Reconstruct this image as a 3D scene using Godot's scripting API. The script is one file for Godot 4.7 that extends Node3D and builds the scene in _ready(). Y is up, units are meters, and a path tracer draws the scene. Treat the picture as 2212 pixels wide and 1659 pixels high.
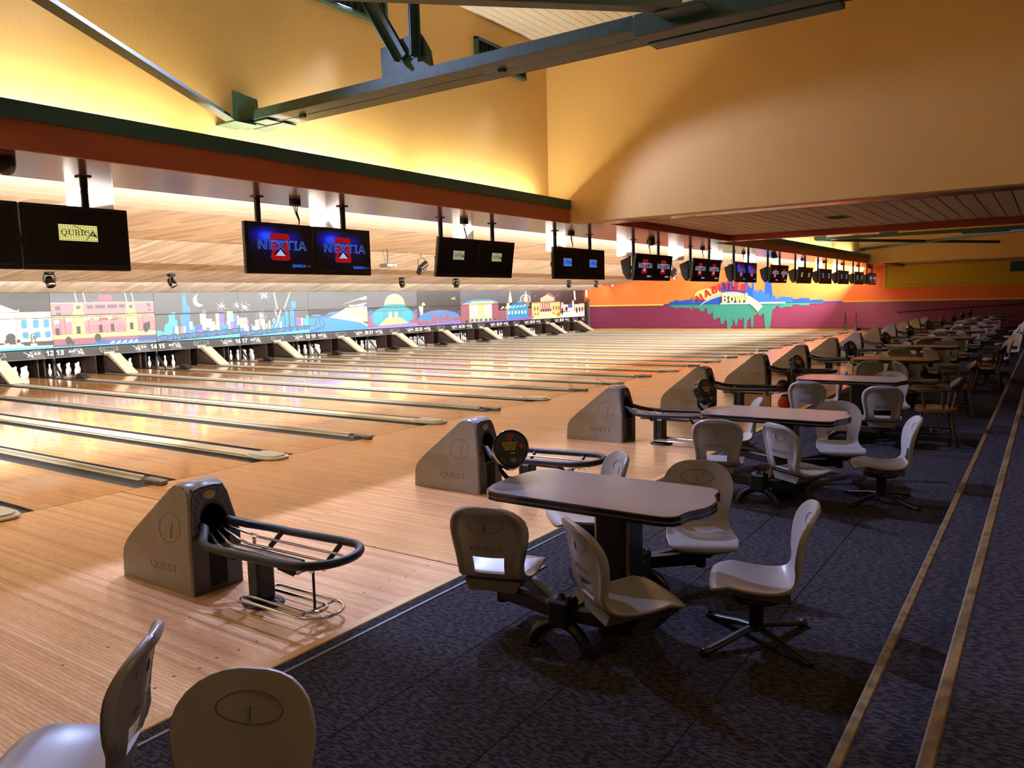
extends Node3D

const P := 3.384
const Z0 := -3.3436
const FOUL := -8.6
const XM := -25.35
const ZF := -45.8
const CY := 0.2
const SY := 3.35
const BZ := -11.78
var M := {}
var rng := RandomNumberGenerator.new()
var mesh_cache := {}

# ---------------------------------------------------------------- helpers
func mat(n: String, c: Color, rough := 0.6, metal := 0.0) -> StandardMaterial3D:
	var m := StandardMaterial3D.new()
	m.albedo_color = c
	m.roughness = rough
	m.metallic = metal
	m.resource_name = n
	M[n] = m
	return m

func glow(n: String, c: Color, e: float) -> StandardMaterial3D:
	var m := mat(n, c * 0.6, 0.5)
	m.emission_enabled = true
	m.emission = c
	m.emission_energy_multiplier = e
	return m

func noise_tex(freq: float, seed_: int, lo: Color, hi: Color, size := 512, oct := 4) -> NoiseTexture2D:
	var f := FastNoiseLite.new()
	f.seed = seed_
	f.frequency = freq
	f.fractal_octaves = oct
	var t := NoiseTexture2D.new()
	t.width = size
	t.height = size
	t.seamless = true
	t.noise = f
	var g := Gradient.new()
	g.colors = PackedColorArray([lo, hi])
	g.offsets = PackedFloat32Array([0.25, 0.75])
	t.color_ramp = g
	return t

func tri_scale(m: StandardMaterial3D, s: Vector3) -> void:
	m.uv1_triplanar = true
	m.uv1_world_triplanar = true
	m.uv1_scale = s

func rough_noise(m: StandardMaterial3D, freq: float, amount: float, scale: float, s := 3) -> void:
	m.heightmap_enabled = true
	m.heightmap_texture = noise_tex(freq, s, Color.BLACK, Color.WHITE, 256)
	m.heightmap_scale = amount
	tri_scale(m, Vector3.ONE * scale)

func S() -> SurfaceTool:
	var s := SurfaceTool.new()
	s.begin(Mesh.PRIMITIVE_TRIANGLES)
	s.set_smooth_group(-1)
	return s

func tri(s: SurfaceTool, a: Vector3, b: Vector3, c: Vector3, ref: Vector3) -> void:
	var n := (a - c).cross(a - b)
	if n.dot((a + b + c) / 3.0 - ref) < 0.0:
		s.add_vertex(a); s.add_vertex(c); s.add_vertex(b)
	else:
		s.add_vertex(a); s.add_vertex(b); s.add_vertex(c)

func quad(s: SurfaceTool, a: Vector3, b: Vector3, c: Vector3, d: Vector3, ref: Vector3) -> void:
	if a.distance_squared_to(b) > 1e-12 and b.distance_squared_to(c) > 1e-12: tri(s, a, b, c, ref)
	if c.distance_squared_to(d) > 1e-12 and a.distance_squared_to(d) > 1e-12: tri(s, a, c, d, ref)

func box(s: SurfaceTool, c: Vector3, sz: Vector3, b := 0.0, bs := Basis()) -> void:
	var h := sz / 2.0
	b = minf(b, minf(h.x, minf(h.y, h.z)) * 0.95)
	s.set_smooth_group(-1)
	var v := func(ax: int, sg: Array) -> Vector3:
		var p := Vector3(h.x * sg[0], h.y * sg[1], h.z * sg[2])
		for k in 3:
			if k != ax: p[k] -= b * sg[k]
		return c + bs * p
	for ax in 3:
		for sg in [-1, 1]:
			var q := []
			for o in [[-1, -1], [1, -1], [1, 1], [-1, 1]]:
				var t := [0, 0, 0]
				t[ax] = sg
				t[(ax + 1) % 3] = o[0]
				t[(ax + 2) % 3] = o[1]
				q.append(v.call(ax, t))
			quad(s, q[0], q[1], q[2], q[3], c)
	if b <= 0.0: return
	for ax in 3:
		for o in [[-1, -1], [1, -1], [1, 1], [-1, 1]]:
			var q := []
			for e in [-1, 1]:
				var t := [0, 0, 0]
				t[ax] = e
				t[(ax + 1) % 3] = o[0]
				t[(ax + 2) % 3] = o[1]
				q.append(v.call((ax + 1) % 3, t))
				q.append(v.call((ax + 2) % 3, t))
			quad(s, q[0], q[1], q[3], q[2], c)
	for i in 8:
		var t := [-1 if i & 1 else 1, -1 if i & 2 else 1, -1 if i & 4 else 1]
		tri(s, v.call(0, t), v.call(1, t), v.call(2, t), c)

func bar(s: SurfaceTool, a: Vector3, b: Vector3, w: float, h: float, bev := 0.0, up := Vector3.UP) -> void:
	var d := b - a
	var z := d.normalized()
	if absf(z.dot(up)) > 0.99: up = Vector3.RIGHT
	var x := up.cross(z).normalized()
	box(s, (a + b) / 2.0, Vector3(w, h, d.length()), bev, Basis(x, z.cross(x), z))

func tube(s: SurfaceTool, pts: Array, r: float, n := 8, closed := false, squash := 1.0) -> void:
	s.set_smooth_group(1)
	var m := pts.size()
	var rings := []
	var nx := Vector3.ZERO
	for i in m:
		var p: Vector3 = pts[i]
		var pa: Vector3 = pts[(i - 1 + m) % m] if (closed or i > 0) else p
		var pb: Vector3 = pts[(i + 1) % m] if (closed or i < m - 1) else p
		var t := (pb - pa).normalized()
		if nx == Vector3.ZERO:
			nx = (Vector3.UP if absf(t.y) < 0.9 else Vector3.RIGHT).cross(t).normalized()
		nx = (nx - t * nx.dot(t)).normalized()
		var ny := t.cross(nx)
		var ring := []
		for k in n:
			var a := TAU * k / n
			ring.append(p + (nx * cos(a) + ny * sin(a) * squash) * r)
		rings.append(ring)
	for i in (m if closed else m - 1):
		var j := (i + 1) % m
		var ref: Vector3 = (pts[i] + pts[j]) / 2.0
		for k in n:
			quad(s, rings[i][k], rings[i][(k + 1) % n], rings[j][(k + 1) % n], rings[j][k], ref)
	if not closed:
		s.set_smooth_group(-1)
		for e in [0, m - 1]:
			var o: Vector3 = pts[e]
			var inner: Vector3 = pts[1] if e == 0 else pts[m - 2]
			for k in n: tri(s, o, rings[e][k], rings[e][(k + 1) % n], inner)
	s.set_smooth_group(-1)

func lathe(s: SurfaceTool, prof: Array, n := 16, xf := Transform3D(), flat := false) -> void:
	s.set_smooth_group(-1 if flat else 1)
	for i in prof.size() - 1:
		var a: Vector2 = prof[i]
		var b: Vector2 = prof[i + 1]
		var mid := (a + b) / 2.0
		# reference point on the inside of the wall
		var nrm := Vector2(b.y - a.y, a.x - b.x)
		for k in n:
			var t0 := TAU * k / n
			var t1 := TAU * (k + 1) / n
			var tm := (t0 + t1) / 2.0
			var rr := mid - nrm.normalized() * 0.001
			var ref := xf * Vector3(rr.x * cos(tm) * cos((t1 - t0) / 2.0), rr.y, rr.x * sin(tm) * cos((t1 - t0) / 2.0))
			quad(s, xf * Vector3(a.x * cos(t0), a.y, a.x * sin(t0)), xf * Vector3(a.x * cos(t1), a.y, a.x * sin(t1)), xf * Vector3(b.x * cos(t1), b.y, b.x * sin(t1)), xf * Vector3(b.x * cos(t0), b.y, b.x * sin(t0)), ref)
	s.set_smooth_group(-1)

# polygon in xy, extruded from z = 0 to z = depth
func prism(s: SurfaceTool, poly: PackedVector2Array, depth: float, xf := Transform3D(), smooth_side := false) -> void:
	s.set_smooth_group(-1)
	var ids := Geometry2D.triangulate_polygon(poly)
	for e in [0.0, depth]:
		for i in range(0, ids.size(), 3):
			var a := poly[ids[i]]
			var b := poly[ids[i + 1]]
			var c := poly[ids[i + 2]]
			var ref := xf * Vector3((a.x + b.x + c.x) / 3.0, (a.y + b.y + c.y) / 3.0, depth / 2.0)
			tri(s, xf * Vector3(a.x, a.y, e), xf * Vector3(b.x, b.y, e), xf * Vector3(c.x, c.y, e), ref)
	if smooth_side: s.set_smooth_group(2)
	var cw := Geometry2D.is_polygon_clockwise(poly)
	for i in poly.size():
		var a := poly[i]
		var b := poly[(i + 1) % poly.size()]
		var out := Vector2(a.y - b.y, b.x - a.x) * (1.0 if cw else -1.0)
		var r2 := (a + b) / 2.0 - out.normalized() * 0.0005
		quad(s, xf * Vector3(a.x, a.y, 0), xf * Vector3(b.x, b.y, 0), xf * Vector3(b.x, b.y, depth), xf * Vector3(a.x, a.y, depth), xf * Vector3(r2.x, r2.y, depth / 2.0))
	s.set_smooth_group(-1)

# a flat print: four corners (top left, top right, bottom right, bottom left), uv 0..1
func print_quad(a: Vector3, b: Vector3, c: Vector3, d: Vector3, u0 := Vector2.ZERO, u1 := Vector2.ONE) -> ArrayMesh:
	var s := S()
	for q in [[a, Vector2(u0.x, u0.y)], [b, Vector2(u1.x, u0.y)], [c, u1], [a, Vector2(u0.x, u0.y)], [c, u1], [d, Vector2(u0.x, u1.y)]]:
		s.set_uv(q[1]); s.add_vertex(q[0])
	s.generate_normals()
	return s.commit()

func put(s: SurfaceTool) -> ArrayMesh:
	s.generate_normals()
	return s.commit()

func obj(called: String, s, m: Material, parent: Node = self) -> MeshInstance3D:
	var o := MeshInstance3D.new()
	o.name = called
	o.mesh = put(s) if s is SurfaceTool else s
	o.material_override = m
	parent.add_child(o, true)
	return o

func tag(o: Node, label: String, category: String, group := "") -> Node:
	o.set_meta("label", label)
	o.set_meta("category", category)
	if group: o.set_meta("group", group)
	return o

func thing(called: String, label: String, category: String, at := Vector3.ZERO, turn := 0.0, group := "") -> Node3D:
	var o := Node3D.new()
	o.name = called
	add_child(o, true)
	o.position = at
	o.rotation.y = turn
	tag(o, label, category, group)
	return o

func dup(src: Node3D, label: String, at: Vector3, turn := 0.0, group := "") -> Node3D:
	var o: Node3D = src.duplicate()
	o.name = src.name.rstrip("0123456789")
	add_child(o, true)
	o.position = at
	o.rotation.y = turn
	o.set_meta("label", label)
	if group: o.set_meta("group", group)
	return o

func struct(called: String, s, m: Material, parent: Node = self) -> MeshInstance3D:
	var o := obj(called, s, m, parent)
	if parent == self: o.set_meta("kind", "structure")
	return o

func slab(called: String, a: Vector3, b: Vector3, m: Material, bev := 0.0, parent: Node = self) -> MeshInstance3D:
	var s := S()
	box(s, (a + b) / 2.0, (b - a).abs(), bev)
	return struct(called, s, m, parent)

func bx(called: String, c: Vector3, sz: Vector3, m: Material, parent: Node, bev := 0.0, bs := Basis()) -> MeshInstance3D:
	var s := S()
	box(s, c, sz, bev, bs)
	return obj(called, s, m, parent)

var fonts := {}
func text(called: String, txt: String, height: float, m: Material, parent: Node, xf: Transform3D, depth := 0.004, bold := 700, italic := false, width := 0.0, serif := false) -> MeshInstance3D:
	var key := str(bold, italic, serif)
	if not fonts.has(key):
		var f := SystemFont.new()
		f.font_names = PackedStringArray(["Droid Serif" if serif else "Droid Sans"])
		f.font_weight = bold
		f.font_italic = italic
		fonts[key] = f
	var t := TextMesh.new()
	t.text = txt
	t.font = fonts[key]
	t.font_size = 32
	t.pixel_size = height / 24.0
	t.depth = depth
	t.curve_step = 4.0
	var o := MeshInstance3D.new()
	o.name = called
	o.mesh = t
	o.material_override = m
	parent.add_child(o, true)
	if width > 0.0:
		var w := t.get_aabb().size.x
		if w > 0.0: xf = xf * Transform3D(Basis.from_scale(Vector3(width / w, 1, 1)), Vector3.ZERO)
	o.transform = xf
	return o

# text / flat things on a plane that faces +x (towards the bowlers): local x runs along -z, local y up
func face_x(at: Vector3) -> Transform3D:
	return Transform3D(Basis(Vector3(0, 0, -1), Vector3.UP, Vector3.RIGHT), at)

func word(n: int) -> String:
	if n < 20: return ["zero", "one", "two", "three", "four", "five", "six", "seven", "eight", "nine", "ten", "eleven", "twelve", "thirteen", "fourteen", "fifteen", "sixteen", "seventeen", "eighteen", "nineteen"][n]
	return ["twenty", "thirty"][n / 10 - 2] + ("" if n % 10 == 0 else " " + word(n % 10))

func nth(n: int) -> String:
	return ["first", "second", "third", "fourth", "fifth", "sixth", "seventh", "eighth", "ninth", "tenth", "eleventh", "twelfth", "thirteenth", "fourteenth", "fifteenth"][n]

func area(at: Vector3, towards: Vector3, size: Vector2, c: Color, e: float, along := Vector3.FORWARD) -> void:
	var l := AreaLight3D.new()
	l.name = "tube_light"
	l.light_color = c
	l.light_energy = e
	l.area_size = size
	l.area_range = 60.0
	l.shadow_enabled = true
	add_child(l, true)
	var z := -towards.normalized()
	var x := (along - z * along.dot(z)).normalized()
	l.transform = Transform3D(Basis(x, z.cross(x), z), at)

func spot(at: Vector3, to: Vector3, c: Color, e: float, angle: float, size: float, soft := 0.4) -> void:
	var l := SpotLight3D.new()
	l.name = "lamp_light"
	l.light_color = c
	l.light_energy = e
	l.spot_angle = angle
	l.spot_angle_attenuation = soft
	l.spot_range = 60.0
	l.spot_attenuation = 2.0
	l.light_size = size
	l.shadow_enabled = true
	add_child(l, true)
	l.position = at
	l.look_at_from_position(at, to, Vector3.UP if absf((to - at).normalized().y) < 0.98 else Vector3.RIGHT)

# ---------------------------------------------------------------- main
func _ready() -> void:
	rng.seed = 7
	var cam := Camera3D.new()
	cam.name = "camera"
	cam.position = Vector3(0, 2.05, 0)
	cam.rotation_order = EULER_ORDER_YXZ
	cam.rotation_degrees = Vector3(-6.095, 34.666, -1.355)
	cam.fov = 52.43
	cam.near = 0.05
	cam.far = 200.0
	add_child(cam)
	cam.current = true
	var we := WorldEnvironment.new()
	we.name = "world"
	var env := Environment.new()
	env.background_mode = Environment.BG_COLOR
	env.background_color = Color(0.01, 0.01, 0.012)
	env.tonemap_mode = Environment.TONE_MAPPER_LINEAR
	env.tonemap_exposure = 1.0
	env.sdfgi_enabled = true
	env.ssao_enabled = true
	env.ssil_enabled = true
	we.environment = env
	add_child(we)
	lights()
	materials()
	shell()
	lanes()
	masking()
	far_wall()
	trusses()
	ball_returns()
	furniture()
	overhead()
	details()

# every strip is a row of tubes built in lamps(); these are the lights just in front of them
const LANE_E := 95.0
const COVE_E := 6.0
const MASK_E := 3.0
const FLOOD_E := 60.0
func lights() -> void:
	var cool := Color(1.0, 0.97, 0.92)
	var warm := Color(1.0, 0.95, 0.84)
	for k in range(-1, 13):
		var z := Z0 - P * k
		area(Vector3(-8.2, 3.545, z), Vector3(-1, -0.12, 0), Vector2(P * 0.9, 0.06), cool, LANE_E)
		area(Vector3(-8.3, 3.56, z), Vector3(-0.7, 1.0, 0), Vector2(P * 0.9, 0.05), cool, LANE_E * 0.12)
		if z < -8.0: area(Vector3(-23.75, 2.83, z), Vector3(-1, -0.55, 0), Vector2(P * 0.9, 0.06), Color(0.96, 0.98, 1.0), MASK_E)
		if z < -8.0: area(Vector3(-25.5, 0.72, z), Vector3(-1, -0.45, 0), Vector2(P * 0.9, 0.05), Color(0.95, 0.97, 1.0), 1.0)
	for z in [4.0, 0.7, -2.6, -5.9, -9.2]:
		area(Vector3(-7.06, 3.62, z - 0.6), Vector3(-0.15, 1, 0), Vector2(3.0, 0.06), warm, COVE_E)
	for z in [-21.0, -24.5, -28.0, -31.5, -35.2]:
		area(Vector3(-7.06, 3.62, z), Vector3(-0.15, 1, 0), Vector2(3.2, 0.06), warm, COVE_E)
	# flood lamps behind the louvred wall openings
	var fl := Color(0.70, 0.76, 1.0)
	for v in [[-7.15, 1.0], [-10.4, 0.35], [-3.9, 0.35], [-24.5, 0.3], [-30.5, 0.2]]:
		spot(Vector3(-7.18, 5.8, v[0]), Vector3(-1.8, 0.2, v[0] + (2.2 if v[0] > -12 else 0.5)), fl, FLOOD_E * v[1], 50.0, 0.08, 0.25)
	spot(Vector3(4.5, 6.1, -3.0), Vector3(-1.0, 0.2, -4.0), Color(1.0, 0.85, 0.62), 8.0, 75.0, 0.4)

# ---------------------------------------------------------------- materials
func board_image(w: int, h: int, rows: int, cols: Array, line: Color, seed_: int, line_px := 2) -> ImageTexture:
	var r := RandomNumberGenerator.new()
	r.seed = seed_
	var im := Image.create(w, h, false, Image.FORMAT_RGB8)
	var rh := float(h) / rows
	for i in rows:
		var x := -r.randi_range(0, w / 2)
		while x < w:
			var l := r.randi_range(w / 4, w / 2)
			var c: Color = cols[r.randi() % cols.size()]
			c = c.lerp(Color(c.r * 0.9, c.g * 0.88, c.b * 0.85), r.randf())
			im.fill_rect(Rect2i(x, int(i * rh), l, int(rh) + 1), c)
			for g in 6:
				var gy := int(i * rh) + r.randi_range(0, int(rh) - 1)
				var gl := r.randi_range(l / 4, l)
				var d := r.randf_range(0.93, 1.05)
				im.fill_rect(Rect2i(x + r.randi_range(0, l - gl + 1), gy, gl, 1 + int(rh / 16)), Color(minf(c.r * d, 1), minf(c.g * d, 1), minf(c.b * d, 1)))
			im.fill_rect(Rect2i(x, int(i * rh), 1, int(rh) + 1), c * 0.86)
			x += l
	if line_px > 0:
		for i in rows: im.fill_rect(Rect2i(0, int(i * rh), w, line_px), line)
	return ImageTexture.create_from_image(im)

func carpet_image() -> ImageTexture:
	var f := FastNoiseLite.new()
	f.seed = 21
	f.frequency = 0.02
	f.fractal_octaves = 3
	f.domain_warp_enabled = true
	f.domain_warp_amplitude = 22.0
	f.domain_warp_frequency = 0.018
	var g := FastNoiseLite.new()
	g.seed = 4
	g.frequency = 0.2
	var im := Image.create(512, 512, false, Image.FORMAT_RGB8)
	var a := Color(0.30, 0.275, 0.275)
	var b := Color(0.165, 0.155, 0.185)
	for y in 512:
		for x in 512:
			# wrap in x and y by blending two shifted samples
			var wx := smoothstep(0.0, 90.0, float(x))
			var wy := smoothstep(0.0, 90.0, float(y))
			var q := func(px: float, py: float) -> float: return f.get_noise_2d(px * 1.6 + py * 0.9, py * 5.0)
			var v: float = lerpf(lerpf(q.call(x + 512, y + 512), q.call(x, y + 512), wx), lerpf(q.call(x + 512, y), q.call(x, y), wx), wy)
			var t := smoothstep(-0.05, 0.05, v)
			var c := b.lerp(a, t) * (0.9 + 0.22 * g.get_noise_2d(x, y * 2))
			if y % 4 == 0: c = c * 0.9
			im.set_pixel(x, y, c)
	return ImageTexture.create_from_image(im)

func materials() -> void:
	var wall := func(n: String, c: Color, r := 0.55):
		var m := mat(n, c, r)
		rough_noise(m, 0.05, 0.05, 1.7)
	wall.call("yellow", Color(0.85, 0.70, 0.42))
	wall.call("orange", Color(0.66, 0.33, 0.17))
	wall.call("orange_wall", Color(0.93, 0.47, 0.21), 0.5)
	wall.call("purple_wall", Color(0.46, 0.16, 0.30), 0.5)
	wall.call("green", Color(0.16, 0.30, 0.25))
	wall.call("stripe", Color(0.95, 0.82, 0.30))
	wall.call("stripe_blue", Color(0.14, 0.22, 0.56))
	wall.call("panel_yellow", Color(0.80, 0.72, 0.08))
	wall.call("panel_blue", Color(0.10, 0.28, 0.42))
	wall.call("rust", Color(0.62, 0.25, 0.12))
	mat("soffit", Color(0.44, 0.25, 0.27), 0.17)
	M.soffit.metallic_specular = 0.7
	mat("ceiling_beige", Color(0.90, 0.87, 0.81), 0.75)
	var t := board_image(512, 512, 26, [Color(0.95, 0.94, 0.92), Color(0.88, 0.87, 0.85), Color(1, 1, 1)], Color(0.8, 0.78, 0.75), 3, 1)
	M.ceiling_beige.albedo_texture = t
	tri_scale(M.ceiling_beige, Vector3(0.25, 0.25, 0.25))
	mat("white_tile", Color(0.90, 0.87, 0.80), 0.9)
	rough_noise(M.white_tile, 0.12, 0.5, 3.0, 8)
	mat("tile_grid", Color(0.42, 0.40, 0.36), 0.9)
	mat("plank", Color(0.86, 0.82, 0.77), 0.8)
	M.plank.albedo_texture = noise_tex(0.01, 5, Color(0.88, 0.87, 0.86), Color.WHITE, 256)
	tri_scale(M.plank, Vector3(0.6, 0.6, 2.0))
	mat("plank_gap", Color(0.10, 0.06, 0.06), 0.9)
	mat("steel_green", Color(0.17, 0.31, 0.27), 0.45)
	M.steel_green.albedo_texture = noise_tex(0.02, 9, Color(0.86, 0.88, 0.86), Color.WHITE, 256)
	tri_scale(M.steel_green, Vector3.ONE * 1.5)
	mat("vent_dark", Color(0.02, 0.025, 0.025), 0.8)
	# floors
	var maple := [Color(0.93, 0.78, 0.60), Color(0.90, 0.74, 0.56), Color(0.96, 0.83, 0.66), Color(0.87, 0.70, 0.52), Color(0.93, 0.80, 0.64)]
	mat("lane_wood", Color(0.92, 0.82, 0.68), 0.09)
	M.lane_wood.albedo_texture = board_image(1024, 1024, 39, maple, Color(0.66, 0.50, 0.36), 11, 1)
	M.lane_wood.metallic_specular = 0.6
	tri_scale(M.lane_wood, Vector3(1.0 / 3.1, 1, 1.0 / 1.053))
	mat("approach_wood", Color(0.90, 0.80, 0.69), 0.24)
	M.approach_wood.albedo_texture = board_image(1024, 1024, 39, maple, Color(0.62, 0.47, 0.34), 12, 2)
	M.approach_wood.metallic_specular = 0.55
	tri_scale(M.approach_wood, Vector3(1.0 / 2.9, 1, 1.0 / 1.053))
	var grain := noise_tex(0.015, 14, Color(0.93, 0.91, 0.90), Color.WHITE, 512, 5)
	for i in 6:
		var m := mat("board%d" % i, [Color(0.865, 0.68, 0.50), Color(0.845, 0.65, 0.475), Color(0.90, 0.725, 0.55), Color(0.81, 0.62, 0.45), Color(0.875, 0.70, 0.53), Color(0.86, 0.665, 0.49)][i], 0.24)
		m.albedo_texture = grain
		m.metallic_specular = 0.55
		tri_scale(m, Vector3(0.8, 1, 9.0))
		m.uv1_offset = Vector3(i * 0.37, 0, i * 0.61)
	mat("board_gap", Color(0.30, 0.19, 0.11), 0.6)
	mat("dot", Color(0.06, 0.04, 0.03), 0.5)
	mat("carpet", Color(1, 1, 1), 0.95)
	M.carpet.albedo_texture = carpet_image()
	M.carpet.metallic_specular = 0.2
	tri_scale(M.carpet, Vector3(1.0 / 0.95, 1, 1.0 / 0.95))
	mat("carpet_seam", Color(0.07, 0.065, 0.07), 0.95)
	mat("nosing_wood", Color(0.80, 0.62, 0.30), 0.4)
	mat("nosing", Color(0.52, 0.42, 0.27), 0.5)
	M.nosing.albedo_texture = noise_tex(0.03, 31, Color(0.72, 0.72, 0.70), Color.WHITE, 256)
	tri_scale(M.nosing, Vector3.ONE * 0.9)
	mat("alu", Color(0.42, 0.41, 0.40), 0.55, 0.5)
	mat("gutter", Color(0.27, 0.28, 0.31), 0.38)
	mat("cap", Color(0.80, 0.79, 0.72), 0.3)
	mat("cap_end", Color(0.74, 0.74, 0.73), 0.3)
	mat("rail_silver", Color(0.78, 0.77, 0.73), 0.35, 0.35)
	mat("block_grey", Color(0.42, 0.42, 0.43), 0.4, 0.4)
	mat("red_reflector", Color(0.45, 0.06, 0.04), 0.3)
	mat("hood_beige", Color(0.74, 0.70, 0.62), 0.5)
	mat("hood_edge", Color(0.82, 0.80, 0.74), 0.45)
	mat("pin_white", Color(0.90, 0.90, 0.90), 0.25)
	mat("pin_red", Color(0.62, 0.06, 0.08), 0.3)
	mat("kick_brown", Color(0.20, 0.13, 0.09), 0.5)
	mat("black", Color(0.02, 0.02, 0.022), 0.5)
	mat("black_matte", Color(0.012, 0.012, 0.013), 0.85)
	mat("black_gloss", Color(0.015, 0.015, 0.017), 0.16)
	mat("dark_steel", Color(0.05, 0.05, 0.055), 0.4)
	# furniture
	mat("plastic", Color(0.60, 0.58, 0.56), 0.30)
	M.plastic.albedo_texture = noise_tex(0.01, 44, Color(0.94, 0.94, 0.94), Color.WHITE, 256)
	tri_scale(M.plastic, Vector3.ONE * 1.1)
	M.plastic.uv1_world_triplanar = false
	mat("plastic_dark", Color(0.42, 0.40, 0.39), 0.45)
	mat("emboss", Color(0.36, 0.35, 0.34), 0.45)
	mat("chrome", Color(0.80, 0.80, 0.81), 0.12, 1.0)
	mat("hood_grey", Color(0.57, 0.54, 0.51), 0.3)
	M.hood_grey.albedo_texture = noise_tex(0.008, 45, Color(0.94, 0.94, 0.94), Color.WHITE, 256)
	tri_scale(M.hood_grey, Vector3.ONE * 1.1)
	M.hood_grey.uv1_world_triplanar = false
	mat("hood_front", Color(0.24, 0.23, 0.24), 0.4)
	mat("decal_blue", Color(0.25, 0.31, 0.46), 0.35)
	mat("decal_tan", Color(0.66, 0.57, 0.44), 0.4)
	mat("decal_gold", Color(0.62, 0.49, 0.24), 0.4)
	mat("table_top", Color(0.50, 0.46, 0.44), 0.2)
	mat("band_dark", Color(0.045, 0.035, 0.03), 0.2)
	mat("band_tan", Color(0.42, 0.35, 0.27), 0.3)
	mat("oak", Color(0.26, 0.14, 0.065), 0.35)
	M.oak.albedo_texture = noise_tex(0.02, 51, Color(0.7, 0.66, 0.62), Color.WHITE, 256)
	tri_scale(M.oak, Vector3(2, 9, 9))
	mat("oak_seat", Color(0.50, 0.33, 0.15), 0.3)
	M.oak_seat.albedo_texture = M.oak.albedo_texture
	tri_scale(M.oak_seat, Vector3(9, 9, 2))
	mat("ball_orange", Color(0.72, 0.20, 0.04), 0.08)
	mat("ball_maroon", Color(0.17, 0.045, 0.06), 0.08)
	M.ball_maroon.albedo_texture = noise_tex(0.01, 61, Color(0.35, 0.3, 0.32), Color.WHITE, 256)
	tri_scale(M.ball_maroon, Vector3.ONE * 4.0)
	mat("ball_dark", Color(0.10, 0.02, 0.02), 0.08)
	mat("key_yellow", Color(0.72, 0.66, 0.22), 0.5)
	mat("key_green", Color(0.10, 0.42, 0.20), 0.5)
	mat("key_orange", Color(0.78, 0.26, 0.08), 0.5)
	mat("pad_face", Color(0.13, 0.13, 0.14), 0.35)
	mat("pad_line", Color(0.55, 0.55, 0.55), 0.5)
	mat("white_box", Color(0.86, 0.86, 0.87), 0.45)
	mat("white_trim", Color(0.75, 0.75, 0.78), 0.5)
	mat("red_belt", Color(0.75, 0.05, 0.06), 0.6)
	mat("sign_red", Color(0.66, 0.11, 0.18), 0.4)
	mat("sign_blue", Color(0.10, 0.30, 0.70), 0.45)
	mat("sign_blue_light", Color(0.16, 0.40, 0.80), 0.45)
	mat("sign_teal", Color(0.20, 0.52, 0.48), 0.45)
	mat("sign_grey", Color(0.66, 0.65, 0.66), 0.4)
	mat("sign_yellow", Color(0.97, 0.86, 0.48), 0.4)
	mat("mask_strip", Color(0.055, 0.055, 0.062), 0.3)
	mat("mask_sheen", Color(0.24, 0.24, 0.26), 0.35)
	mat("ink_white", Color(0.93, 0.93, 0.93), 0.5)
	mat("ink_grey", Color(0.50, 0.50, 0.50), 0.5)
	mat("ink_black", Color(0.03, 0.03, 0.035), 0.5)
	mat("ink_green", Color(0.10, 0.55, 0.42), 0.5)
	glow("tube", Color(1.0, 0.97, 0.92), 1.6)
	glow("screen_glow_blue", Color(0.05, 0.12, 0.85), 0.6)
	glow("scr_cream", Color(0.93, 0.91, 0.55), 0.85)
	glow("scr_pale", Color(0.80, 0.83, 0.66), 0.6)
	glow("scr_blue", Color(0.30, 0.52, 0.95), 0.9)
	glow("scr_red", Color(0.66, 0.05, 0.07), 0.75)
	glow("scr_letter", Color(0.22, 0.42, 0.95), 0.95)
	glow("scr_white", Color(0.75, 0.80, 0.92), 0.75)
	glow("scr_steel", Color(0.24, 0.26, 0.40), 0.55)
	glow("white_lamp", Color(1, 1, 1), 2.2)

# ---------------------------------------------------------------- room shell
func ceiling_tiles(parent: Node, x0: float, x1: float, z0: float, z1: float, y: float, dx: float, dz: float, gap: float, m: Material, t := 0.02) -> void:
	var s := S()
	box(s, Vector3.ZERO, Vector3(dx - gap, t, dz - gap), 0.003)
	var me := put(s)
	var nx := int(round((x1 - x0) / dx))
	var nz := int(round((z1 - z0) / dz))
	for i in nx:
		for j in nz:
			var o := obj("ceiling_tile", me, m, parent)
			o.position = Vector3(x0 + dx * (i + 0.5), y, z0 + dz * (j + 0.5))

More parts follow.
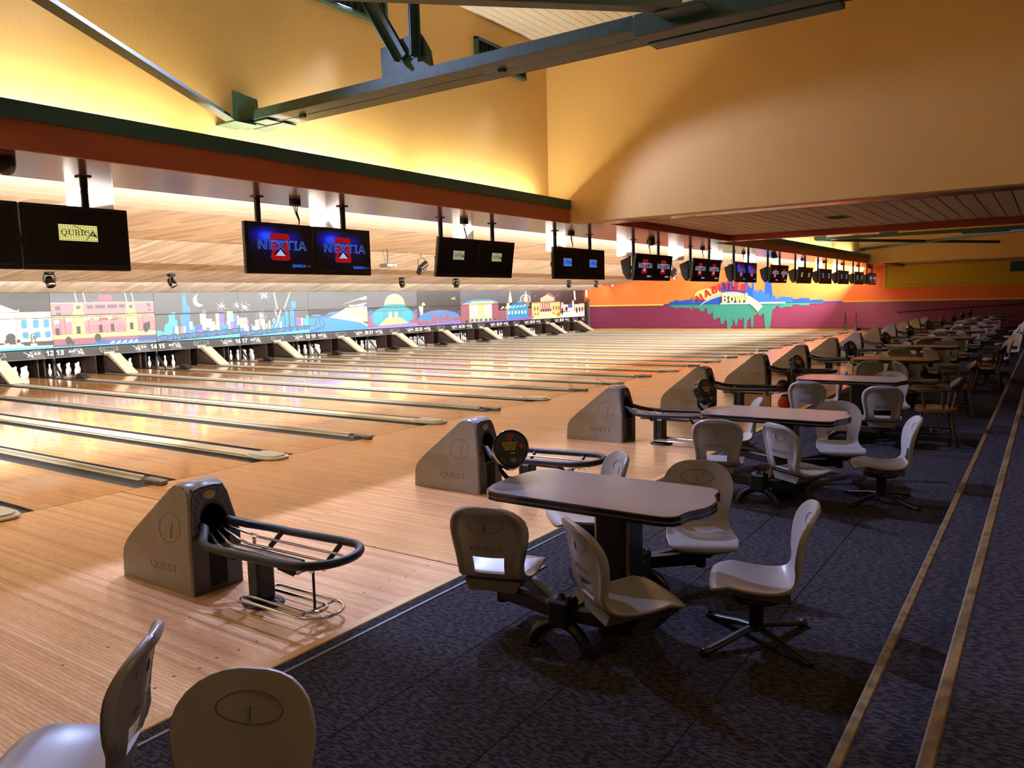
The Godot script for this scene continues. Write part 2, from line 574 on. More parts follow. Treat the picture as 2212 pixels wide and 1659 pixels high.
func shell() -> void:
	# approach: the boards near the bowlers are single boards, the far ones one slab
	var fl := slab("floor", Vector3(FOUL, -0.3, -4.6), Vector3(-3.27, -0.006, 6.0), M.board_gap)
	var s := S()
	box(s, Vector3.ZERO, Vector3(-3.27 - FOUL, 0.02, 0.0262), 0.0008)
	var bm := put(s)
	for i in 170:
		var o := obj("board", bm, M["board%d" % (rng.randi() % 6)], fl)
		o.position = Vector3((FOUL - 3.27) / 2.0, -0.01, -0.02 - 0.027 * i)
	slab("floor", Vector3(FOUL, -0.3, ZF), Vector3(-3.27, 0.0, -4.6105), M.approach_wood)
	# locator dots let into the boards
	s = S()
	lathe(s, [Vector2(0, 0.0005), Vector2(0.009, 0.0005), Vector2(0.009, -0.004)], 10)
	var dm := put(s)
	for k in range(-1, 4):
		for lane in 2:
			for j in 7:
				for row in [-3.95, -4.65, -8.45]:
					if row == -4.65 and j % 2: continue
					var zc := Z0 - P * k + (0.87 if lane else -0.87) + (j - 3) * 0.135
					if zc > -0.3: continue
					var d := obj("locator_dot", dm, M.dot, fl)
					d.position = Vector3(row + 0.02 * sin(j * 9.0), 0.0, zc)
	# settee area one step up, two more steps to the concourse
	var cf := slab("floor", Vector3(-3.27, -0.3, ZF), Vector3(-0.4, CY - 0.008, 6.0), M.carpet_seam)
	s = S()
	box(s, Vector3.ZERO, Vector3(0.632, 0.02, 0.912), 0.002)
	var tm := put(s)
	for i in 4:
		for j in 33:
			var o := obj("carpet_tile", tm, M.carpet, cf)
			o.position = Vector3(-3.12 + 0.318 + 0.6355 * i, CY - 0.01, 0.9 - 0.9145 * j - (0.457 if i % 2 else 0.0))
	slab("far_carpet", Vector3(-3.12, CY - 0.02, ZF), Vector3(-0.57, CY, -29.28), M.carpet, 0.0, cf)
	slab("edge_carpet", Vector3(-3.225, CY - 0.02, ZF), Vector3(-3.135, CY - 0.001, 6.0), M.carpet, 0.0, cf)
	slab("edge_rail", Vector3(-3.14, CY - 0.02, ZF), Vector3(-3.118, CY + 0.006, 6.0), M.alu, 0.003, cf)
	slab("nosing", Vector3(-3.29, CY - 0.04, ZF), Vector3(-3.222, CY + 0.004, 6.0), M.nosing_wood, 0.006, cf)
	var st := slab("floor", Vector3(-0.57, -0.3, ZF), Vector3(0.0, CY + 0.17, 6.0), M.carpet)
	slab("nosing", Vector3(-0.592, CY + 0.12, ZF), Vector3(-0.545, CY + 0.176, 6.0), M.nosing, 0.008, st)
	st = slab("floor", Vector3(-0.275, -0.3, ZF), Vector3(8.0, CY + 0.34, 6.0), M.carpet)
	slab("nosing", Vector3(-0.298, CY + 0.29, ZF), Vector3(-0.245, CY + 0.346, 6.0), M.nosing, 0.008, st)
	# outer walls
	slab("wall_right", Vector3(8.0, -0.3, ZF - 0.2), Vector3(8.2, 6.6, 6.2), M.yellow)
	slab("wall_back", Vector3(-28.2, -0.3, 6.0), Vector3(8.2, 6.6, 6.2), M.yellow)
	slab("wall_pit", Vector3(-28.2, -0.3, ZF - 0.2), Vector3(-28.0, 6.6, 6.2), M.black_matte)
	slab("floor", Vector3(-28.2, -0.4, ZF - 0.2), Vector3(FOUL, -0.12, 6.2), M.black_matte)
	# high bay over the bowlers
	slab("wall_upper", Vector3(-7.48, SY + 0.05, BZ), Vector3(-7.28, 6.6, 6.0), M.yellow)
	slab("wall_bulkhead", Vector3(-7.48, SY + 0.001, BZ - 0.3), Vector3(8.0, 6.6, BZ), M.yellow)
	var cg := slab("ceiling", Vector3(-7.48, 6.345, BZ), Vector3(8.0, 6.6, 6.0), M.tile_grid)
	ceiling_tiles(cg, -7.28, -7.28 + 0.153 * 36, -12.1, -12.1 + 1.23 * 5, 6.338, 0.153, 1.23, 0.007, M.white_tile)
	slab("far_tiles", Vector3(-7.27, 6.328, -5.95), Vector3(8.0, 6.345, 6.0), M.white_tile, 0.0, cg)
	slab("side_tiles", Vector3(-1.77, 6.328, BZ), Vector3(8.0, 6.345, -5.95), M.white_tile, 0.0, cg)
	# soffit with fascia, cap and the trough of the cove lights
	slab("ceiling_soffit", Vector3(-8.25, SY, ZF), Vector3(-6.88, SY + 0.06, 6.0), M.soffit)
	for z in [[BZ, 6.0], [-38.5, -18.9]]:
		var f := slab("trim_fascia", Vector3(-6.90, SY - 0.004, z[0]), Vector3(-6.86, SY + 0.24, z[1]), M.orange)
		slab("cap", Vector3(-6.92, SY + 0.235, z[0]), Vector3(-6.83, SY + 0.38, z[1]), M.green, 0.004, f)
	slab("trim_soffit_edge", Vector3(-8.27, SY, ZF), Vector3(-8.24, SY + 0.12, 6.0), M.soffit)
	# low bay between the two high ones
	for z in [[-12.5, BZ - 0.3, "ceiling_border"], [-18.9, -18.6, "ceiling_border"], [-39.2, -38.8, "ceiling_border"]]:
		slab(z[2], Vector3(-6.88, SY, z[0]), Vector3(8.0, SY + 0.2, z[1]), M.soffit)
	for z in [[-18.6, -12.5], [ZF, -39.2]]:
		slab("ceiling_border", Vector3(-6.88, SY, z[0]), Vector3(-6.45, SY + 0.2, z[1]), M.soffit)
		slab("trim_fascia", Vector3(-6.46, SY - 0.003, z[0]), Vector3(-6.43, SY + 0.15, z[1]), M.rust)
		slab("trim_fascia", Vector3(-6.43, SY - 0.003, z[0] - 0.01), Vector3(8.0, SY + 0.15, z[0] + 0.02), M.rust)
		slab("trim_fascia", Vector3(-6.43, SY - 0.003, z[1] - 0.02), Vector3(8.0, SY + 0.15, z[1] + 0.01), M.rust)
		var c := slab("ceiling", Vector3(-6.45, SY + 0.152, z[0]), Vector3(8.0, SY + 0.3, z[1]), M.plank_gap)
		s = S()
		box(s, Vector3.ZERO, Vector3(0.225, 0.02, z[1] - z[0] - 0.05), 0.003)
		var pm := put(s)
		for i in 60:
			var o := obj("ceiling_plank", pm, M.plank, c)
			o.position = Vector3(-6.31 + 0.245 * i, SY + 0.143, (z[0] + z[1]) / 2.0)
		if z[0] > -20.0:
			s = S()
			box(s, Vector3(-3.4, SY + 0.128, -15.9), Vector3(0.42, 0.014, 0.5), 0.004)
			var v := obj("ceiling_vent", s, M.plastic_dark, c)
			bx("grille", Vector3(-3.4, SY + 0.119, -15.9), Vector3(0.3, 0.008, 0.4), M.vent_dark, v)
	# second high bay
	slab("wall_upper", Vector3(-7.48, SY + 0.05, -38.5), Vector3(-7.28, 6.6, -18.9), M.yellow)
	slab("wall_bulkhead", Vector3(-7.48, SY + 0.21, -18.9), Vector3(8.0, 6.6, -18.7), M.yellow)
	slab("wall_bulkhead", Vector3(-7.48, SY + 0.001, -38.8), Vector3(8.0, 6.6, -38.5), M.yellow)
	slab("ceiling", Vector3(-7.48, 6.33, -38.8), Vector3(8.0, 6.6, -18.7), M.white_tile)
	slab("ceiling", Vector3(-7.48, 3.75, -18.7), Vector3(8.0, 4.0, BZ - 0.3), M.black_matte)
	slab("ceiling", Vector3(-7.48, 3.75, ZF), Vector3(8.0, 4.0, -38.8), M.black_matte)
	# stepped ceiling over the lanes: tiles, then planes with hidden tubes behind each drop
	var lc := slab("ceiling", Vector3(-12.1, 3.69, ZF), Vector3(-7.3, 3.9, 6.0), M.tile_grid)
	ceiling_tiles(lc, -12.1, -12.1 + 0.62 * 6, -20.6, -20.6 + 0.62 * 30, 3.682, 0.62, 0.62, 0.008, M.white_tile)
	slab("far_tiles", Vector3(-12.1, 3.672, ZF), Vector3(-8.38, 3.69, -20.6), M.white_tile, 0.0, lc)
	slab("near_tiles", Vector3(-12.1, 3.672, -2.0), Vector3(-8.38, 3.69, 6.0), M.white_tile, 0.0, lc)
	slab("cove_back", Vector3(-7.56, SY + 0.06, ZF), Vector3(-7.5, 3.68, 6.0), M.white_tile)
	var pts := [[-12.1, 3.672], [-16.4, 3.57], [-18.9, 3.22], [-18.95, 3.30], [-19.7, 3.30], [-22.6, 2.98], [-23.55, 2.90], [-23.6, 3.02], [-25.4, 2.62]]
	for i in pts.size() - 1:
		var a: Array = pts[i]
		var b: Array = pts[i + 1]
		s = S()
		var poly := PackedVector2Array([Vector2(a[0], a[1]), Vector2(b[0], b[1]), Vector2(b[0], b[1] + 0.06), Vector2(a[0], a[1] + 0.06)])
		if absf(a[0] - b[0]) < 0.1: poly = PackedVector2Array([Vector2(a[0], a[1]), Vector2(b[0], b[1]), Vector2(b[0] - 0.03, b[1]), Vector2(a[0] - 0.03, a[1])])
		prism(s, poly, 6.0 - ZF, Transform3D(Basis(), Vector3(0, 0, ZF)))
		struct("ceiling", s, M.ceiling_beige)
	slab("ceiling", Vector3(-28.0, 4.0, ZF), Vector3(-7.3, 4.1, 6.0), M.black_matte)
	slab("wall_mask_back", Vector3(-25.6, 2.6, ZF), Vector3(-25.45, 4.0, 6.0), M.black_matte)
	# vents high on the upper wall
	for z in [-10.4, -7.15]:
		var n: int = 12
		var v := thing("wall_vent", "green framed louvred vent high on the yellow wall, %s" % ("nearer the bulkhead corner" if z < -9 else "cut by the top edge"), "vent", Vector3(-7.28, 5.64, z), 0.0, "upper wall vents")
		for y in [[0.0, 0.03], [0.33, 0.03]]: bx("frame", Vector3(0.03, y[0], 0), Vector3(0.07, 0.04, 1.34), M.steel_green, v, 0.004)
		for e in [-0.65, 0.65]: bx("frame", Vector3(0.03, 0.165, e), Vector3(0.07, 0.36, 0.04), M.steel_green, v, 0.004)
		bx("backing", Vector3(0.004, 0.165, 0), Vector3(0.008, 0.33, 1.3), M.vent_dark, v)
		for i in n: bx("louvre", Vector3(0.025, 0.165, -0.58 + i * 1.16 / (n - 1)), Vector3(0.03, 0.3, 0.006), M.steel_green, v)

# ---------------------------------------------------------------- lanes, gutters, pins
func lane_number(k: float) -> int:   # number of the lane just before the divider k (k = 0 is the first wide one)
	return int(round(7 + 2 * k))

func gutter_shell(s: SurfaceTool, zc: float, w: float, x0: float, x1: float) -> void:
	var prof := []
	for i in 9:
		var a := PI * i / 8.0
		prof.append(Vector2(zc - cos(a) * w / 2.0, -0.005 - sin(a) * 0.075))
	s.set_smooth_group(1)
	for i in 8:
		var p: Vector2 = prof[i]
		var q: Vector2 = prof[i + 1]
		quad(s, Vector3(x0, p.y, p.x), Vector3(x1, p.y, p.x), Vector3(x1, q.y, q.x), Vector3(x0, q.y, q.x), Vector3((x0 + x1) / 2, -0.5, zc))
	s.set_smooth_group(-1)

func lanes() -> void:
	var xe := XM - 0.05
	var deck := -27.6
	# lanes lie between the dividers: wide ones at Z0 - P k, narrow ones half a pair further
	for i in range(-1, 26):
		var k := i / 2.0                       # divider on the near side
		var near := Z0 - P * k - (0.35 if i % 2 == 0 else 0.2675)
		var far := Z0 - P * (k + 0.5) + (0.2675 if i % 2 == 0 else 0.35)
		if i == 25: far = ZF + 0.1
		var n := lane_number(k) + 1
		var s := S()
		box(s, Vector3((FOUL + deck) / 2.0, -0.06, (near + far) / 2.0), Vector3(FOUL - deck - 0.006, 0.12, near - far), 0.0)
		var o := obj("bowling_lane", s, M.lane_wood)
		tag(o, "polished maple bowling lane leading to the pins of lane %s" % word(n), "lane", "bowling lanes")
		if i < 5:
			s = S()
			var zc := (near + far) / 2.0
			for j in 7:
				var xa := FOUL - 3.9 - 0.28 * (3 - absi(j - 3))
				var zz := zc + (j - 3) * 0.135
				var ar := S()
				prism(ar, PackedVector2Array([Vector2(-0.14, 0), Vector2(0, -0.011), Vector2(0, 0.011)]), 0.0006, Transform3D(Basis(Vector3.RIGHT, Vector3.BACK, Vector3.UP), Vector3(xa, 0.0, zz)))
				obj("lane_arrow", ar, M.dot, o)
		# foul line
		s = S()
		box(s, Vector3(FOUL - 0.004, -0.003, (near + far) / 2.0), Vector3(0.012, 0.0075, near - far))
		obj("foul_line", s, M.dot, o)
	# dividers
	var gw := 0.222
	for i in range(-1, 26):
		var k := i / 2.0
		var z := Z0 - P * k
		if z < ZF + 0.3: continue
		var wide := i % 2 == 0
		var half := 0.35 if wide else 0.2675
		var n := lane_number(k)
		var lab := "gutter divider with a wide pale ball track cover between lanes %s and %s" if wide else "gutter divider with a narrow double silver rail between lanes %s and %s"
		var d := thing("lane_divider", lab % [word(n), word(n + 1)], "gutter", Vector3(0, 0, z), 0.0, "wide capped dividers" if wide else "narrow railed dividers")
		for sg in [-1, 1]:
			var s := S()
			gutter_shell(s, sg * (half - gw / 2.0), gw, xe, FOUL)
			box(s, Vector3((xe + FOUL) / 2, -0.045, sg * (half - 0.004)), Vector3(FOUL - xe, 0.09, 0.008))
			obj("gutter_trough", s, M.gutter, d)
		var inner := half - gw
		bx("core", Vector3((xe + FOUL) / 2, -0.05, 0), Vector3(FOUL - xe, 0.1, inner * 2.0), M.gutter, d)
		if wide:
			var s := S()
			var w := inner + 0.025
			var poly := PackedVector2Array([Vector2(-w, 0.0), Vector2(-w, 0.014), Vector2(-w + 0.02, 0.028), Vector2(-w + 0.045, 0.034), Vector2(w - 0.045, 0.034), Vector2(w - 0.02, 0.028), Vector2(w, 0.014), Vector2(w, 0.0)])
			prism(s, poly, FOUL - 0.2 - xe, Transform3D(Basis(Vector3.BACK, Vector3.UP, Vector3.RIGHT), Vector3(xe, 0, 0)))
			obj("track_cover", s, M.cap, d)
			for sg in [-1, 1]:
				s = S()
				box(s, Vector3((xe + FOUL) / 2 - 0.1, 0.024, sg * (w - 0.012)), Vector3(FOUL - 0.2 - xe, 0.012, 0.004))
				obj("cover_seam", s, M.black, d)
			s = S()
			var e := []
			for v in [[-0.42, 0.8], [-0.28, 1.0], [-0.05, 1.02], [0.10, 0.86], [0.17, 0.55], [0.185, 0.2]]: e.append(Vector2(v[0], v[1] * (w + 0.035)))
			var op := PackedVector2Array()
			for v in e: op.append(v)
			for j in range(e.size() - 1, -1, -1): op.append(Vector2(e[j].x, -e[j].y))
			prism(s, op, 0.022, Transform3D(Basis(Vector3.RIGHT, Vector3.BACK, Vector3.UP), Vector3(FOUL, 0.012, 0)))
			var op2 := PackedVector2Array()
			for v in op: op2.append(Vector2(v.x * 0.84 - 0.03, v.y * 0.8))
			prism(s, op2, 0.022, Transform3D(Basis(Vector3.RIGHT, Vector3.BACK, Vector3.UP), Vector3(FOUL, 0.034, 0)))
			var cap := obj("end_cap", s, M.cap_end, d)
			bx("reflector", Vector3(FOUL + 0.02, 0.012, w * 0.85), Vector3(0.14, 0.018, 0.03), M.red_reflector, cap)
			bx("sensor_slot", Vector3(FOUL - 0.2, 0.012, w + 0.02), Vector3(0.18, 0.022, 0.02), M.black, cap)
		else:
			for sg in [-1, 1]:
				var s := S()
				box(s, Vector3((xe + FOUL) / 2 - 0.15, 0.012 if sg > 0 else 0.03, sg * 0.024), Vector3(FOUL - 0.36 - xe, 0.024 if sg > 0 else 0.06, 0.04), 0.008)
				obj("silver_rail", s, M.rail_silver, d)
			var s := S()
			box(s, Vector3(FOUL - 0.03, 0.032, 0), Vector3(0.34, 0.06, 0.115), 0.014)
			var e := obj("end_block", s, M.block_grey, d)
			s = S()
			lathe(s, [Vector2(0.0, 0.001), Vector2(0.012, 0.001), Vector2(0.012, -0.01)], 10, Transform3D(Basis(Vector3.RIGHT, PI / 2), Vector3(FOUL - 0.02, 0.034, 0.0575)))
			obj("screw", s, M.black, e)
	pit()

func pit() -> void:
	# pin decks: kickbacks, pins, ramp hoods and sensors
	var pin := thing("bowling_pin", "", "pin", Vector3.ZERO, 0.0, "bowling pins on the pin decks")
	var s := S()
	var prof := [[0.0, 0.0], [0.026, 0.0], [0.036, 0.02], [0.05, 0.06], [0.0605, 0.115], [0.056, 0.16], [0.04, 0.205], [0.029, 0.235], [0.0235, 0.26], [0.025, 0.29], [0.0315, 0.325], [0.032, 0.343], [0.026, 0.367], [0.014, 0.379], [0.0, 0.381]]
	var pr := []
	for v in prof: pr.append(Vector2(v[0], v[1]))
	lathe(s, pr, 14)
	obj("body", s, M.pin_white, pin)
	for y in [[0.232, 0.0305], [0.257, 0.0250]]:
		s = S()
		lathe(s, [Vector2(y[1], y[0] - 0.006), Vector2(y[1] - 0.0015, y[0] + 0.006)], 14)
		obj("neck_stripe", s, M.pin_red, pin)
	var first := true
	for i in range(3, 26):
		var k := i / 2.0
		var near := Z0 - P * k - (0.35 if i % 2 == 0 else 0.2675)
		var far := Z0 - P * (k + 0.5) + (0.2675 if i % 2 == 0 else 0.35)
		if i == 25: continue
		var zc := (near + far) / 2.0
		var n := lane_number(k) + 1
		var idx := 0
		for row in 4:
			for j in row + 1:
				var at := Vector3(XM - 0.38 - row * 0.25, 0.0, zc + (j - row / 2.0) * 0.305)
				var l := "white bowling pin with red neck stripes, %s, on lane %s" % [["head pin", "second row %s pin", "third row %s pin", "back row %s pin"][row].replace("%s", [["right", "left"], ["right", "middle", "left"], ["right", "inner right", "inner left", "left"]][row - 1][j] if row > 0 else ""), word(n)]
				if first:
					pin.position = at
					pin.set_meta("label", l)
					pin.set_meta("group", "pins on lane %s" % word(n))
					first = false
				else: dup(pin, l, at, 0.0, "pins on lane %s" % word(n))
				idx += 1
	for i in range(3, 26):
		var k := i / 2.0
		var z := Z0 - P * k
		if z < ZF + 0.3: continue
		var n := lane_number(k)
		var wide := i % 2 == 0
		var kb := thing("kickback", "dark brown side wall of the pin decks between lanes %s and %s" % [word(n), word(n + 1)], "partition", Vector3(0, 0, z), 0.0, "pin deck side walls")
		for sg in [-1, 1]:
			s = S()
			box(s, Vector3(-26.6 if wide else -26.95, 0.32, sg * (0.33 if wide else 0.1)), Vector3(2.1 if wide else 1.4, 0.72, 0.04), 0.006)
			obj("side_board", s, M.kick_brown, kb)
		bx("floor_plate", Vector3(-26.5, -0.02, 0), Vector3(2.2, 0.05, 0.6 if wide else 0.46), M.black, kb)
		if not wide:
			s = S()
			bar(s, Vector3(-25.42, 0.62, 0.0), Vector3(-25.42, 0.0, 0.0), 0.07, 0.05, 0.006)
			obj("post", s, M.dark_steel, kb)
			s = S()
			bar(s, Vector3(-25.42, 0.6, 0.05), Vector3(-24.75, 0.03, 0.09), 0.07, 0.03, 0.006)
			obj("brace", s, M.dark_steel, kb)
			var cb := thing("pin_sensor", "small black wedge shaped sensor box on the divider of lanes %s and %s" % [word(n), word(n + 1)], "sensor", Vector3(-23.7, 0.03, z), 0.0, "black sensor boxes on the dividers")
			s = S()
			prism(s, PackedVector2Array([Vector2(-0.25, 0), Vector2(0.22, 0), Vector2(0.16, 0.05), Vector2(0.02, 0.14), Vector2(-0.16, 0.15), Vector2(-0.25, 0.06)]), 0.2, Transform3D(Basis(), Vector3(0, 0.02, -0.1)))
			obj("housing", s, M.black, cb)
			bx("base_plate", Vector3(-0.25, 0.015, 0), Vector3(0.7, 0.03, 0.16), M.dark_steel, cb, 0.004)
		else:
			var h := thing("return_hood", "sloping beige hood coming down under the mask between lanes %s and %s" % [word(n), word(n + 1)], "hood", Vector3(0, 0, z), 0.0, "beige ramp hoods")
			s = S()
			var poly := PackedVector2Array([Vector2(-25.36, 0.64), Vector2(-25.05, 0.64), Vector2(-24.02, 0.06), Vector2(-24.02, 0.03), Vector2(-25.36, 0.03)])
			prism(s, PackedVector2Array([Vector2(-25.36, 0.66), Vector2(-25.0, 0.66), Vector2(-23.98, 0.045), Vector2(-24.12, 0.045), Vector2(-25.1, 0.60), Vector2(-25.36, 0.60)]), 0.36, Transform3D(Basis(), Vector3(0, 0, -0.18)))
			obj("sloping_cover", s, M.hood_beige, h)
			s = S()
			prism(s, poly, 0.012, Transform3D(Basis(), Vector3(0, 0, -0.195)))
			obj("side_plate", s, M.hood_edge, h)
			s = S()
			prism(s, PackedVector2Array([Vector2(-25.36, 0.60), Vector2(-25.06, 0.60), Vector2(-24.1, 0.045), Vector2(-25.36, 0.045)]), 0.01, Transform3D(Basis(), Vector3(0, 0, 0.165)))
			obj("side_plate", s, M.kick_brown, h)
			for j in 4:
				s = S()
				bar(s, Vector3(-25.3 + j * 0.05, 0.5 - j * 0.1, 0.18), Vector3(-24.75 + j * 0.13, 0.32 - j * 0.07, 0.18), 0.008, 0.012)
				obj("tread", s, M.block_grey, h)

# ---------------------------------------------------------------- painted mask over the pins
class Canvas:
	var im: Image
	var x0 := 0.0
	var y0 := 0.0
	var sx := 1.0
	var sy := 1.0
	func _init(w: int, h: int, bg: Color) -> void:
		im = Image.create(w, h, false, Image.FORMAT_RGB8)
		im.fill(bg)
	func frame(a: float, b: float, c: float, d: float) -> void:
		x0 = a
		y0 = c
		sx = im.get_width() / (b - a)
		sy = im.get_height() / (d - c)
	func span(y: int, a: float, b: float, c: Color) -> void:
		if y < 0 or y >= im.get_height(): return
		var i := maxi(0, int(round(a)))
		var j := mini(im.get_width(), int(round(b)))
		if j > i: im.fill_rect(Rect2i(i, y, j - i, 1), c)
	func r(x: float, y: float, w: float, h: float, c: Color) -> void:
		im.fill_rect(Rect2i(int((x - x0) * sx), int((y - y0) * sy), maxi(1, int(w * sx)), maxi(1, int(h * sy))), c)
	func p(v: Array, c: Color) -> void:
		var q := []
		var lo := 1e9
		var hi := -1e9
		for i in range(0, v.size(), 2):
			var t := Vector2((v[i] - x0) * sx, (v[i + 1] - y0) * sy)
			q.append(t)
			lo = minf(lo, t.y)
			hi = maxf(hi, t.y)
		for y in range(maxi(0, int(lo)), mini(im.get_height() - 1, int(hi)) + 1):
			var xs := []
			for i in q.size():
				var a: Vector2 = q[i]
				var b: Vector2 = q[(i + 1) % q.size()]
				var yy := y + 0.5
				if (a.y <= yy) != (b.y <= yy): xs.append(a.x + (yy - a.y) / (b.y - a.y) * (b.x - a.x))
			xs.sort()
			for i in range(0, xs.size() - 1, 2): span(y, xs[i], xs[i + 1], c)
	func e(cx: float, cy: float, rx: float, ry: float, c: Color, from := -1.0, to := 1.0) -> void:
		var v := []
		for i in 33:
			var a := TAU * i / 32.0
			v.append(cx + rx * cos(a))
			v.append(cy + clampf(ry * sin(a), from * ry, to * ry))
		p(v, c)
	func l(xa: float, ya: float, xb: float, yb: float, w: float, c: Color) -> void:
		var d := Vector2(xb - xa, yb - ya).normalized()
		var n := Vector2(-d.y, d.x) * w / 2.0
		p([xa + n.x, ya + n.y, xb + n.x, yb + n.y, xb - n.x, yb - n.y, xa - n.x, ya - n.y], c)
	func ring(cx: float, cy: float, rx: float, ry: float, w: float, c: Color) -> void:
		for i in 24:
			var a := TAU * i / 24.0
			var b := TAU * (i + 1) / 24.0
			l(cx + rx * cos(a), cy + ry * sin(a), cx + rx * cos(b), cy + ry * sin(b), w, c)

func mural(a: int) -> Image:
	var K := Color(0.105, 0.105, 0.115)      # near black sky
	var G := Color(0.27, 0.28, 0.31)         # slate sky
	var B := Color(0.13, 0.46, 0.80)
	var D := Color(0.16, 0.31, 0.62)
	var T := Color(0.22, 0.56, 0.64)
	var C := Color(0.88, 0.83, 0.72)
	var R := Color(0.80, 0.41, 0.45)
	var Y := Color(0.93, 0.83, 0.45)
	var V := Color(0.44, 0.35, 0.65)
	var MV := Color(0.48, 0.28, 0.34)
	var W := Color(0.92, 0.91, 0.86)
	var L := Color(0.10, 0.10, 0.11)
	var CY_ := Color(0.93, 0.91, 0.60)
	var PK := Color(0.92, 0.62, 0.58)
	var TN := Color(0.80, 0.66, 0.44)
	var LB := Color(0.25, 0.60, 0.88)
	var r := RandomNumberGenerator.new()
	r.seed = 100 + a
	var c := Canvas.new(672, 340, G if a in [1, 2, 3, 4, 5, 7, 8] else K)
	match a:
		0:
			c.frame(-900, 670, 78, 940)
			for i in 3: c.p([-880 + i * 30, 370, -80, 200, 250, 360], C)
			c.r(-900, 370, 1570, 450, C)
			c.p([-300, 350, -60, 250, 160, 350], Color(0.80, 0.88, 0.80))
			c.p([225, 360, 245, 318, 260, 355], W)
			for i in 9: c.l(-900 + i, 372 + i, 670, 372 + i, 1.2, W)
			for y in [440, 515, 610, 640, 800]: c.l(200, y, 670, y - 5, 4, L)
			c.r(205, 615, 465, 20, W)
			for x in [305, 460, 600]:
				c.ring(x, 500, 52, 48, 4, L)
				c.e(x, 505, 38, 32, B)
				c.r(x - 38, 505, 76, 105, B)
			for x in [275, 430, 568]: c.r(x, 668, 80, 100, B)
			for x in [120, -120, -360]:
				c.e(x, 740, 62, 62, L)
				c.r(x - 60, 740, 120, 105, L)
				c.ring(x, 740, 80, 85, 4, L)
			for x in [-600, -760]: c.r(x, 470, 80, 140, B)
			c.l(205, 380, 205, 800, 4, L)
			c.r(370, 850, 85, 60, W)
			c.e(412, 740, 42, 48, L)
			c.e(412, 735, 26, 30, W)
			c.e(418, 740, 14, 20, L)
			c.r(378, 780, 16, 72, L)
			c.r(425, 780, 16, 72, L)
			c.r(398, 780, 24, 60, W)
			c.p([-900, 850, 260, 845, 300, 880, 670, 890, 670, 905, -900, 912], Color(0.72, 0.74, 0.64))
			c.r(-900, 905, 1570, 60, LB)
			for x in [65, 215]:
				c.e(x, 825, 34, 20, W, 0.0, 1.0)
				c.e(x, 800, 26, 30, L)
		1:
			c.frame(640, 2195, 75, 880)
			for x in [1000, 1120, 1748, 1855]: c.l(x - 12, 75, x + 12, 215, 14, W)
			c.r(1330, 110, 210, 85, MV)
			c.r(1230, 196, 440, 20, MV)
			c.r(640, 222, 1560, 12, C)
			c.r(640, 232, 1560, 170, R)
			for x in [960, 1755]:
				c.r(x, 225, 130, 180, Y)
				c.r(x - 15, 350, 165, 60, Y)
				for y in [350, 372, 392]: c.l(x - 15, y, x + 150, y, 4, L)
				c.r(x + 32, 268, 68, 56, G)
			for w in [[703, 270, 72, 64], [712, 368, 66, 36], [1150, 264, 92, 58], [1274, 262, 150, 58], [1456, 260, 150, 58], [1634, 258, 94, 56], [2085, 250, 52, 60], [2090, 342, 55, 30]]: c.r(w[0], w[1], w[2], w[3], G)
			c.l(640, 412, 2195, 400, 9, L)
			c.r(640, 425, 1560, 270, R)
			c.r(640, 425, 1560, 20, Y)
			c.r(915, 430, 180, 270, Y)
			c.r(1720, 420, 190, 270, Y)
			for d in [[678, 590, 62, 130], [975, 572, 60, 116], [1300, 562, 60, 118], [1482, 552, 54, 116], [1780, 542, 60, 116], [2062, 540, 48, 120]]: c.r(d[0], d[1], d[2], d[3], L)
			for x in [1160, 1250, 1420, 1600, 1685]: c.ring(x, 605, 33, 33, 5, L)
			for f in [[655, 480], [825, 455], [1085, 445], [1230, 445], [1440, 440]]: c.p([f[0], f[1], f[0] + 90, f[1] - 25, f[0] + 88, f[1] + 30, f[0] + 20, f[1] + 50], CY_)
			c.p([1680, 500, 1700, 425, 1695, 480], CY_)
			for x in [750, 810, 955, 1145, 1330, 1525, 1720, 1905, 1995]: c.l(x, 430, x + 12, 760, 6, L)
			c.r(640, 690, 1560, 72, Y)
			c.l(640, 692, 2195, 660, 4, L)
			c.r(640, 752, 1560, 105, MV)
			c.r(640, 848, 640, 20, L)
			c.r(1230, 785, 190, 80, D)
			for i in 3: c.ring(1350, 850, 55 - i * 16, 50 - i * 16, 5, L)
			c.r(1420, 800, 480, 60, D)
			for x in [1450, 1545, 1640, 1735, 1820]: c.p([x, 858, x + 30, 828, x + 70, 815, x + 66, 850], W)
			c.r(1900, 765, 300, 70, D)
			for i in 30: c.l(1905 + i * 10, 770, 1905 + i * 10, 832, 3, L)
			c.r(640, 862, 1560, 30, LB)
			for t in [[850, 780, 44, 62], [905, 815, 22, 30], [1275, 755, 50, 62], [2035, 630, 46, 80]]:
				c.e(t[0], t[1], t[2], t[3], L)
				c.r(t[0] - 8, t[1], 6, t[3] + 60, L)
		2:
			c.frame(30, 1185, 65, 745)
			c.p([40, 590, 100, 588, 102, 610, 130, 608, 135, 560, 155, 500, 190, 490, 203, 440, 205, 372, 245, 365, 250, 345, 295, 345, 298, 360, 285, 370, 285, 440, 310, 465, 312, 700, 40, 700], T)
			for d in [[235, 395], [250, 395], [262, 420], [245, 372], [262, 372]]: c.r(d[0], d[1], 8, 10, L)
			c.p([398, 65, 430, 65, 445, 160, 458, 258, 400, 258], B)
			c.p([412, 70, 424, 70, 420, 150], L)
			c.p([392, 262, 480, 258, 494, 270, 494, 360, 392, 360], B)
			c.p([355, 375, 485, 372, 470, 690, 365, 690], B)
			for i in 9: c.l(370 + i * 13, 262 if i > 2 else 380, 372 + i * 12, 640, 3, D)
			c.e(620, 185, 78, 90, Color(0.90, 0.93, 0.72))
			c.e(668, 158, 78, 88, G)
